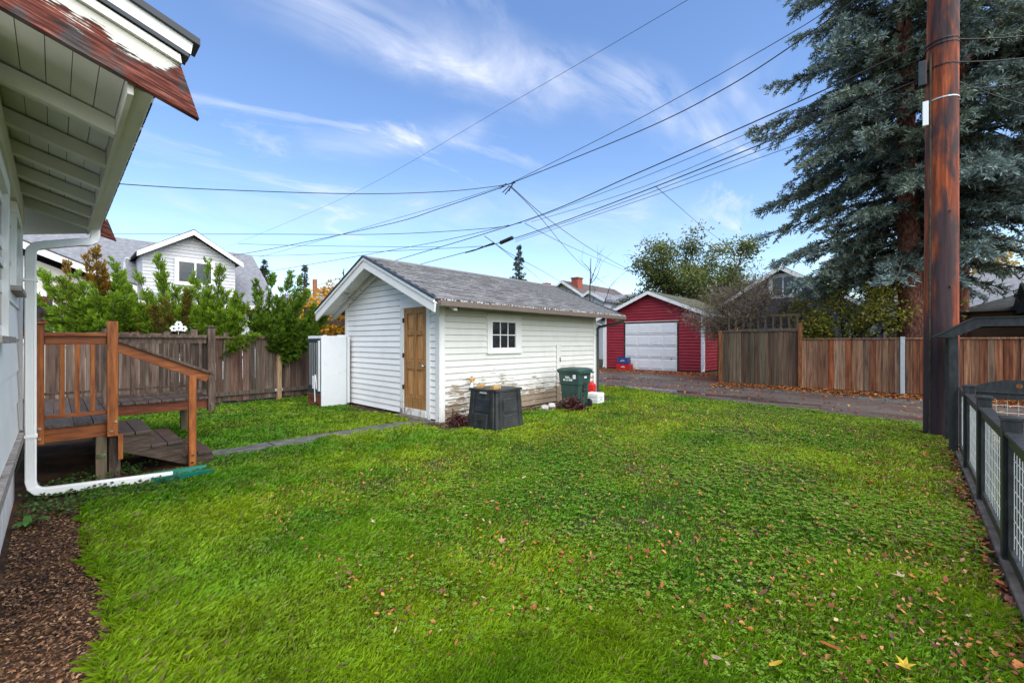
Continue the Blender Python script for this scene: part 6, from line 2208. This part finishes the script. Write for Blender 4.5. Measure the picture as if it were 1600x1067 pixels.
def sample_lawn(N0, rmax, rmin=1.3, cap=15000.0):
    """points whose density falls with the square of the distance to the viewpoint"""
    out = []
    n = int(N0 * 2.5 * math.log(rmax / rmin))
    r = rmin * np.exp(rng.random(n) * math.log(rmax / rmin))
    th = math.atan2(FY, FX) + (rng.random(n) - 0.5) * 2.35
    a, b = r * np.cos(th), r * np.sin(th)
    k = in_lawn(a, b)
    return a[k], b[k], r[k]


def grass_mesh(N0):
    a, b, r = sample_lawn(N0, 17)
    n = len(a)
    patch = fbm(a * 0.9 + 3, b * 0.9 + 9, 3)
    fine = fbm(a * 5.0, b * 5.0, 2)
    lush = np.clip((patch - 0.30) * 2.2, 0, 1)
    thin = (b < 4.5) & (a > 2.0)
    keep = rng.random(n) < np.where(thin, 0.40 + 0.5 * lush, 0.70 + 0.3 * lush) * np.clip(0.15 + 1.7 * fine, 0, 1)
    a, b, r, patch, fine, lush, thin = [x[keep] for x in (a, b, r, patch, fine, lush, thin)]
    n = len(a)
    edge = np.clip(1 - (a - 0.17) / 0.5, 0, 1) + np.clip(1 - (b + 0.3) / 0.3, 0, 1) * 0.3
    hgt = (0.022 + 0.030 * lush + 0.034 * fine ** 1.5 + 0.026 * edge) * rng.uniform(0.55, 1.35, n)
    hgt *= np.where(thin, 0.72, 1.0)
    wid = (0.0009 + 0.00100 * r) * rng.uniform(0.7, 1.3, n)
    az = rng.random(n) * 2 * math.pi + fbm(a * 1.5, b * 1.5, 2) * 6
    ln = rng.uniform(0.25, 1.1, n)
    dx, dy = np.cos(az), np.sin(az)
    V = np.empty((n, 4, 3))
    px, py = -dy * wid, dx * wid
    V[:, 0] = np.stack([a - px, b - py, np.zeros(n)], 1)
    V[:, 1] = np.stack([a + px, b + py, np.zeros(n)], 1)
    m = 0.42
    mx, my = a + dx * hgt * ln * 0.30, b + dy * hgt * ln * 0.30
    V[:, 2] = np.stack([mx + px * 0.8, my + py * 0.8, hgt * 0.62], 1)
    V[:, 3] = np.stack([a + dx * hgt * ln, b + dy * hgt * ln, hgt * (1.02 - 0.25 * ln)], 1)
    base = np.arange(n)[:, None] * 4
    F = np.concatenate([base + np.array([[0, 1, 2]]), base + np.array([[0, 2, 3]])], 0)
    # colour: deep green near the house, yellower towards the alley
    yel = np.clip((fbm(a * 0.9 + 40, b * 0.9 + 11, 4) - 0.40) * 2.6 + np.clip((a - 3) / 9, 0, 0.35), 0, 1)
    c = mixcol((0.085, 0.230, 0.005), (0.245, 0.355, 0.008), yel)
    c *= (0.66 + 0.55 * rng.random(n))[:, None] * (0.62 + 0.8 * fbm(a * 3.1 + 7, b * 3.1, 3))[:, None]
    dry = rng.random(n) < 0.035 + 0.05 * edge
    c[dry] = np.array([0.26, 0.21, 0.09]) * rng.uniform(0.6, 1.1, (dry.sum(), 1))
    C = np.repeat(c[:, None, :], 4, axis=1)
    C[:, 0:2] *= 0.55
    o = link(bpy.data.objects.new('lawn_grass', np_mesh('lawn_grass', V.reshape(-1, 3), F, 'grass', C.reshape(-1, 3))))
    return tag(o, 'bright green mown lawn grass covering the yard', None, None, 'stuff')


GRASS_N = 205000
grass_mesh(GRASS_N)


def clover_mesh(N0):
    a, b, r = sample_lawn(N0, 14)
    p = fbm(a * 0.8 + 20, b * 0.8 + 31, 3)
    w = np.clip((4.2 - b) / 2.0, 0, 1) * np.clip((a - 1.0) / 2, 0, 1)
    k = rng.random(len(a)) < np.clip((p - 0.30) * 3.0, 0, 1) * w + 0.04
    a, b, r = a[k], b[k], r[k]
    n = len(a)
    z = rng.uniform(0.018, 0.045, n)
    s = (0.010 + 0.0022 * r) * rng.uniform(0.7, 1.3, n)
    Vs, Fs, Cs = [], [], []
    a0 = rng.random(n) * 6.28
    colr = mixcol((0.10, 0.23, 0.008), (0.21, 0.34, 0.028), rng.random(n))
    for i in range(3):
        t = a0 + i * 2.094
        P = np.stack([a, b, z], 1)
        D = np.stack([np.cos(t), np.sin(t), rng.uniform(-0.05, 0.3, n)], 1)
        S = np.stack([-np.sin(t), np.cos(t), np.zeros(n)], 1)
        V = np.empty((n, 4, 3))
        V[:, 0] = P
        V[:, 1] = P + D * s[:, None] * 0.7 + S * s[:, None] * 0.55
        V[:, 2] = P + D * s[:, None]
        V[:, 3] = P + D * s[:, None] * 0.7 - S * s[:, None] * 0.55
        Vs.append(V.reshape(-1, 3))
        Fs.append(np.arange(n * 4).reshape(n, 4) + i * n * 4)
        Cs.append(np.repeat(colr, 4, axis=0))
    o = link(bpy.data.objects.new('clover', np_mesh('clover', np.concatenate(Vs), np.concatenate(Fs), 'grass', np.concatenate(Cs))))
    tag(o, 'small round clover leaves spread through the right half of the lawn', None, None, 'stuff')


clover_mesh(17000)

# fallen leaves: shared shapes, individual objects for the ones that show largest
def leaf_mesh(kind, colr, sd):
    r = random.Random(sd)
    pts = []
    if kind == 'maple':
        prof = [0.30, 0.62, 0.34, 0.9, 0.40, 1.0, 0.40, 0.9, 0.34, 0.62]
        for i, q in enumerate(prof):
            t = math.radians(-130 + 260 * i / (len(prof) - 1))
            pts.append((q * math.cos(t) * r.uniform(0.9, 1.1), q * math.sin(t) * r.uniform(0.9, 1.1)))
    else:
        for i in range(10):
            t = 2 * math.pi * i / 10
            pts.append((math.cos(t), 0.42 * math.sin(t) * r.uniform(0.85, 1.15)))
    cu = r.uniform(0.15, 0.5)
    tw = r.uniform(-0.25, 0.25)
    z = lambda x, y: cu * y * y + tw * x * y + 0.16 * cu * x * x
    vs = [(0, 0, 0)] + [(x, y, z(x, y)) for x, y in pts]
    n = len(pts)
    fs = [(0, i + 1, (i + 1) % n + 1) for i in range(n)]
    me = bpy.data.meshes.new('fallen_leaf')
    me.from_pydata(vs, [], fs)
    at = me.color_attributes.new('col', 'FLOAT_COLOR', 'POINT')
    for i in range(n + 1):
        k = r.uniform(0.75, 1.2) * (0.8 if i == 0 else 1)
        at.data[i].color = (colr[0] * k, colr[1] * k, colr[2] * k, 1)
    me.materials.append(M['litter'])
    return me


LC = [('rust orange', (0.40, 0.12, 0.025)), ('pale tan', (0.48, 0.36, 0.22)), ('dull brown', (0.16, 0.075, 0.035)), ('yellow', (0.62, 0.42, 0.03)), ('pinkish tan', (0.42, 0.22, 0.13)), ('red brown', (0.26, 0.055, 0.022))]
lm = [[leaf_mesh(k, c, i * 7 + j) for j, k in enumerate(('maple', 'oval', 'maple', 'oval'))] for i, (nm, c) in enumerate(LC)]
def leaf_spot():
    while True:
        u = random.random()
        if u < 0.80:
            a, b = random.uniform(1.6, 9.0), -0.25 + random.random() ** 1.5 * 4.6
        elif u < 0.92:
            a, b = random.uniform(1.0, 11.5), random.uniform(-0.2, 6.0)
        else:
            a, b = random.uniform(0.4, 5.0), random.uniform(1.5, 12)
        if bool(in_lawn(np.array([a]), np.array([b]))[0]) and a * FX + b * FY > 1.6:
            return a, b
random.seed(11)
spots = [leaf_spot() for _ in range(300)]
spots[0] = tuple(PG(1408, 915).xy)
spots[1] = tuple(PG(1297, 1025).xy)
spots[2] = tuple(PG(1213, 1056).xy)
spots[3] = tuple(PG(1413, 1060).xy)
spots[4] = tuple(PG(783, 856).xy)
fixed = {0: (1, 0, 0.06), 1: (0, 1, 0.06), 2: (3, 1, 0.05), 3: (3, 0, 0.05), 4: (4, 0, 0.05)}
fixlab = {0: 'large pale star-shaped maple leaf lying on the lawn at lower right', 1: 'long curled orange leaf near the bottom right of the lawn',
          2: 'broad yellow leaf at the bottom edge of the lawn', 3: 'bright yellow leaf at the bottom right corner of the lawn', 4: 'pinkish leaf alone in the middle of the lawn'}
for i, (a, b) in enumerate(spots):
    ci = random.choices(range(6), (34, 10, 26, 5, 12, 13))[0]
    kind = random.choice((0, 0, 2, 2, 1))
    s = random.uniform(0.014, 0.040)
    if i in fixed:
        ci, kind, s = fixed[i]
    o = put(lm[ci][kind], 'fallen_leaf', None, (a, b, (0.05 if i < 5 else 0.036) + random.uniform(0, 0.02)), (random.uniform(-0.5, 0.5), random.uniform(-0.5, 0.5), random.uniform(0, 6.28)), (s, s, s))
    u_, Yd = (FY * a - FX * b), FX * a + FY * b
    if b < 0.5:
        wh = 'beside the black wire fence' + (', nearest posts' if a < 5.5 else ', towards the utility pole')
    elif a > 8.5:
        wh = 'on the lawn near the alley edge'
    elif b > 7.1:
        wh = 'on the grass between the deck and shed'
    elif math.hypot(a - 5.4, b - 5.5) < 1.6:
        wh = 'on the grass in front of the compost bin'
    elif Yd < 3.0:
        wh = 'on the lawn at the bottom, ' + ('right side' if u_ > 1.0 else 'middle' if u_ > -0.5 else 'left side')
    elif a < 2.2:
        wh = 'on the lawn towards the mulch bed'
    else:
        wh = 'on the middle of the lawn, ' + ('right' if u_ > 2.0 else 'centre' if u_ > 0.3 else 'left') + (' and near' if Yd < 4.5 else ' and far')
    shp = 'lobed' if kind % 2 == 0 else 'oval'
    tag(o, fixlab.get(i, '%s %s fallen leaf %s' % (LC[ci][0], shp, wh)), 'leaf', 'fallen leaves on the lawn')


def litter_mesh(name, label, pts, size, cols, z=0.02, flat=0.35):
    n = len(pts)
    P = np.zeros((n, 3))
    P[:, :2] = pts
    P[:, 2] = z + rng.random(n) * 0.02
    t = rng.random(n) * 6.28
    D = np.stack([np.cos(t), np.sin(t), rng.uniform(-flat, flat, n)], 1)
    S = norm(np.stack([-np.sin(t), np.cos(t), rng.uniform(-flat, flat, n)], 1))
    L = (size * rng.uniform(0.6, 1.4, n))[:, None]
    W = L * rng.uniform(0.35, 0.7, n)[:, None]
    V = np.empty((n, 6, 3))
    up = np.zeros((n, 3))
    up[:, 2] = rng.uniform(0.0, 0.35, n)
    V[:, 0] = P - D * L * 0.5
    V[:, 1] = P - D * L * 0.12 + S * W * 0.5 + up * W
    V[:, 2] = P + D * L * 0.25 + S * W * 0.34 + up * W * 0.5
    V[:, 3] = P + D * L * 0.5
    V[:, 4] = P + D * L * 0.22 - S * W * 0.38 + up * W * 0.7
    V[:, 5] = P - D * L * 0.15 - S * W * 0.5 + up * W * 0.9
    c = np.asarray(cols)[rng.integers(0, len(cols), n)] * rng.uniform(0.6, 1.25, (n, 1))
    o = link(bpy.data.objects.new(name, np_mesh(name, V.reshape(-1, 3), (np.arange(n)[:, None] * 6 + np.array([[0, 1, 2, 3], [0, 3, 4, 5]]).reshape(1, 8)).reshape(-1, 4), 'litter', np.repeat(c, 6, axis=0))))
    return tag(o, label, None, None, 'stuff')


AUT = [(0.34, 0.10, 0.025), (0.22, 0.06, 0.025), (0.12, 0.045, 0.025), (0.42, 0.19, 0.04), (0.16, 0.05, 0.03), (0.10, 0.035, 0.022)]
# small crumbs over the lawn
q = []
while len(q) < 13000:
    a, b = 1.2 + random.random() ** 1.2 * 9.3, -0.4 + random.random() ** 1.5 * 5.8
    q.append((a, b))
q = np.array(q)
q = q[in_lawn(q[:, 0], q[:, 1])]
litter_mesh('leaf_litter', 'small brown and orange leaf fragments in the grass', q, 0.026, AUT + AUT + [(0.40, 0.27, 0.15), (0.36, 0.2, 0.1), (0.45, 0.18, 0.05)], 0.024, 0.7)
# along the alley fence and in front of the garage
al = []
for _ in range(14000):
    b = random.uniform(-7, 5.1)
    a = 16.75 - abs(random.gauss(0, 0.62)) - (0.25 if -0.5 < b < 1.8 else 0)
    al.append((a, b))
for _ in range(5200):
    b = random.uniform(5.0, 13)
    al.append((21.3 - abs(random.gauss(0, 1.0)) - 0.35 * (b - 5) * 0.3, b))
for _ in range(1100):
    b = random.uniform(-4, 10)
    al.append((random.uniform(lawn_edge(b), 17), b))
al = np.array(al)
litter_mesh('leaf_litter', 'drift of orange and brown leaves along the alley fence', al, 0.075, AUT + AUT + [(0.45, 0.20, 0.05), (0.40, 0.12, 0.03), (0.5, 0.27, 0.07)], 0.016, 0.45)
# strip along the black fence and round the shed foot
st = [(random.uniform(1.5, 8.6), random.gauss(-0.42, 0.06)) for _ in range(1300)]
st += [(random.uniform(8.4, 11.5), random.uniform(-2.6, -0.4)) for _ in range(1500)]
litter_mesh('leaf_litter', 'red brown leaves banked along the foot of the black wire fence', np.array(st), 0.042, AUT + [(0.45, 0.15, 0.03)], 0.016, 0.6)
sf = [(random.uniform(SA0 - 0.32, 6.4), random.uniform(5.95, SB0 - 0.05)) for _ in range(1100)] + [(random.uniform(4.5, SA0 - 0.04), random.uniform(6.3, 9.8)) for _ in range(700)] + [(random.uniform(6.4, 10.3), random.uniform(5.95, SB0 - 0.06)) for _ in range(1500)]
litter_mesh('leaf_litter', 'dry leaf crumbs and soil along the shed foot', np.array(sf), 0.030, [(0.10, 0.05, 0.03), (0.18, 0.09, 0.05), (0.28, 0.16, 0.08), (0.07, 0.04, 0.028), (0.34, 0.22, 0.12)], 0.010, 0.4)
# bark chips
n = 17000
mp_ = np.stack([rng.uniform(-0.23, 0.22, n), 0.8 + rng.random(n) ** 0.9 * 5.0], 1)
litter_mesh('bark_chips', 'loose bark chips on the mulch bed beside the house', mp_, 0.019, [(0.06, 0.03, 0.016), (0.14, 0.068, 0.03), (0.25, 0.13, 0.06), (0.36, 0.23, 0.13), (0.045, 0.024, 0.014), (0.09, 0.042, 0.02), (0.19, 0.09, 0.04)], 0.012, 0.4)

# weeds under the deck edge, and a dandelion rosette by the foundation
n = 2600
wp_ = np.stack([rng.uniform(-0.22, 1.0, n), rng.uniform(5.35, 6.9, n), rng.uniform(0.01, 0.09, n)], 1)
wk = fbm(wp_[:, 0] * 3, wp_[:, 1] * 3) > 0.45
wp_ = wp_[wk]
n = len(wp_)
D = rng.normal(size=(n, 3))
D[:, 2] = np.abs(D[:, 2]) * 0.4
V, F, C = diamonds(wp_, D, 0.036, 0.026, mixcol((0.03, 0.06, 0.015), (0.09, 0.16, 0.035), rng.random(n)))
o = link(bpy.data.objects.new('ground_cover', np_mesh('ground_cover', V, F, 'leaf', C)))
tag(o, 'low leafy weeds growing under the deck edge', None, None, 'stuff')


def rosette(name, label, loc, nl, L, cols, cat='plant', mess=0.2, up=0.5):
    t = thing(name, label, cat, (loc[0], loc[1], 0.0))
    for i in range(nl):
        az = 2 * math.pi * i / nl + random.uniform(-0.4, 0.4)
        l_ = L * random.uniform(0.6, 1.15)
        d = Vector((math.cos(az), math.sin(az), 0))
        sd = Vector((-d.y, d.x, 0))
        vs, fs = [], []
        for k in range(5):
            f_ = k / 4
            w = l_ * 0.17 * math.sin(math.pi * (0.15 + 0.8 * f_)) * (1.25 if k % 2 else 0.85)
            c = Vector(loc) + d * l_ * f_ + Vector((0, 0, 0.02 + l_ * up * math.sin(f_ * 2.4)))
            vs += [c - sd * w, c + sd * w]
            if k:
                fs.append((2 * k - 2, 2 * k - 1, 2 * k + 1, 2 * k))
        mb = MB().add(vs, fs)
        o_ = mb.build('leaf', 'leaf', t)
        at = o_.data.color_attributes.new('col', 'FLOAT_COLOR', 'POINT')
        c = random.choice(cols)
        for k in range(len(vs)):
            at.data[k].color = (c[0], c[1], c[2], 1)
    return t


w_ = PG(38, 828)
rosette('weed', 'broad-leaved green weed at the house foundation on the mulch', (w_.x + 0.02, w_.y, 0), 9, 0.13, [(0.06, 0.16, 0.03), (0.09, 0.2, 0.04)])
# withered plants
def withered(label, u, v, s, seed):
    R = np.random.default_rng(seed)
    p = PG(u, v)
    t = thing('withered_plant', label, 'plant', (p.x, p.y, 0))
    n = 520
    P = np.zeros((n, 3))
    P[:, :2] = np.array([p.x, p.y]) + R.normal(size=(n, 2)) * s * 0.42
    P[:, 2] = np.abs(R.normal(size=n)) * s * 0.38 + 0.005
    D = R.normal(size=(n, 3))
    C = mixcol((0.014, 0.008, 0.008), (0.10, 0.022, 0.02), R.random(n))
    crown_obj('dead_leaves', t, P, D, 0.10 * s / 0.25, 0.028 * s / 0.25, C, 'litter')
    mb = MB()
    for i in range(14):
        limb(mb, (p.x, p.y, 0), (random.uniform(-1, 1), random.uniform(-1, 1), 0.7), s * 1.1, 0.006, 0.002, 0.5, 4)
    mb.build('stems', 'bark', t)


withered('dark red withered plant heaped in front of the green bin', 897, 641, 0.30, 41)
withered('small withered plant between the shed corner and compost bin', 716, 664, 0.22, 42)
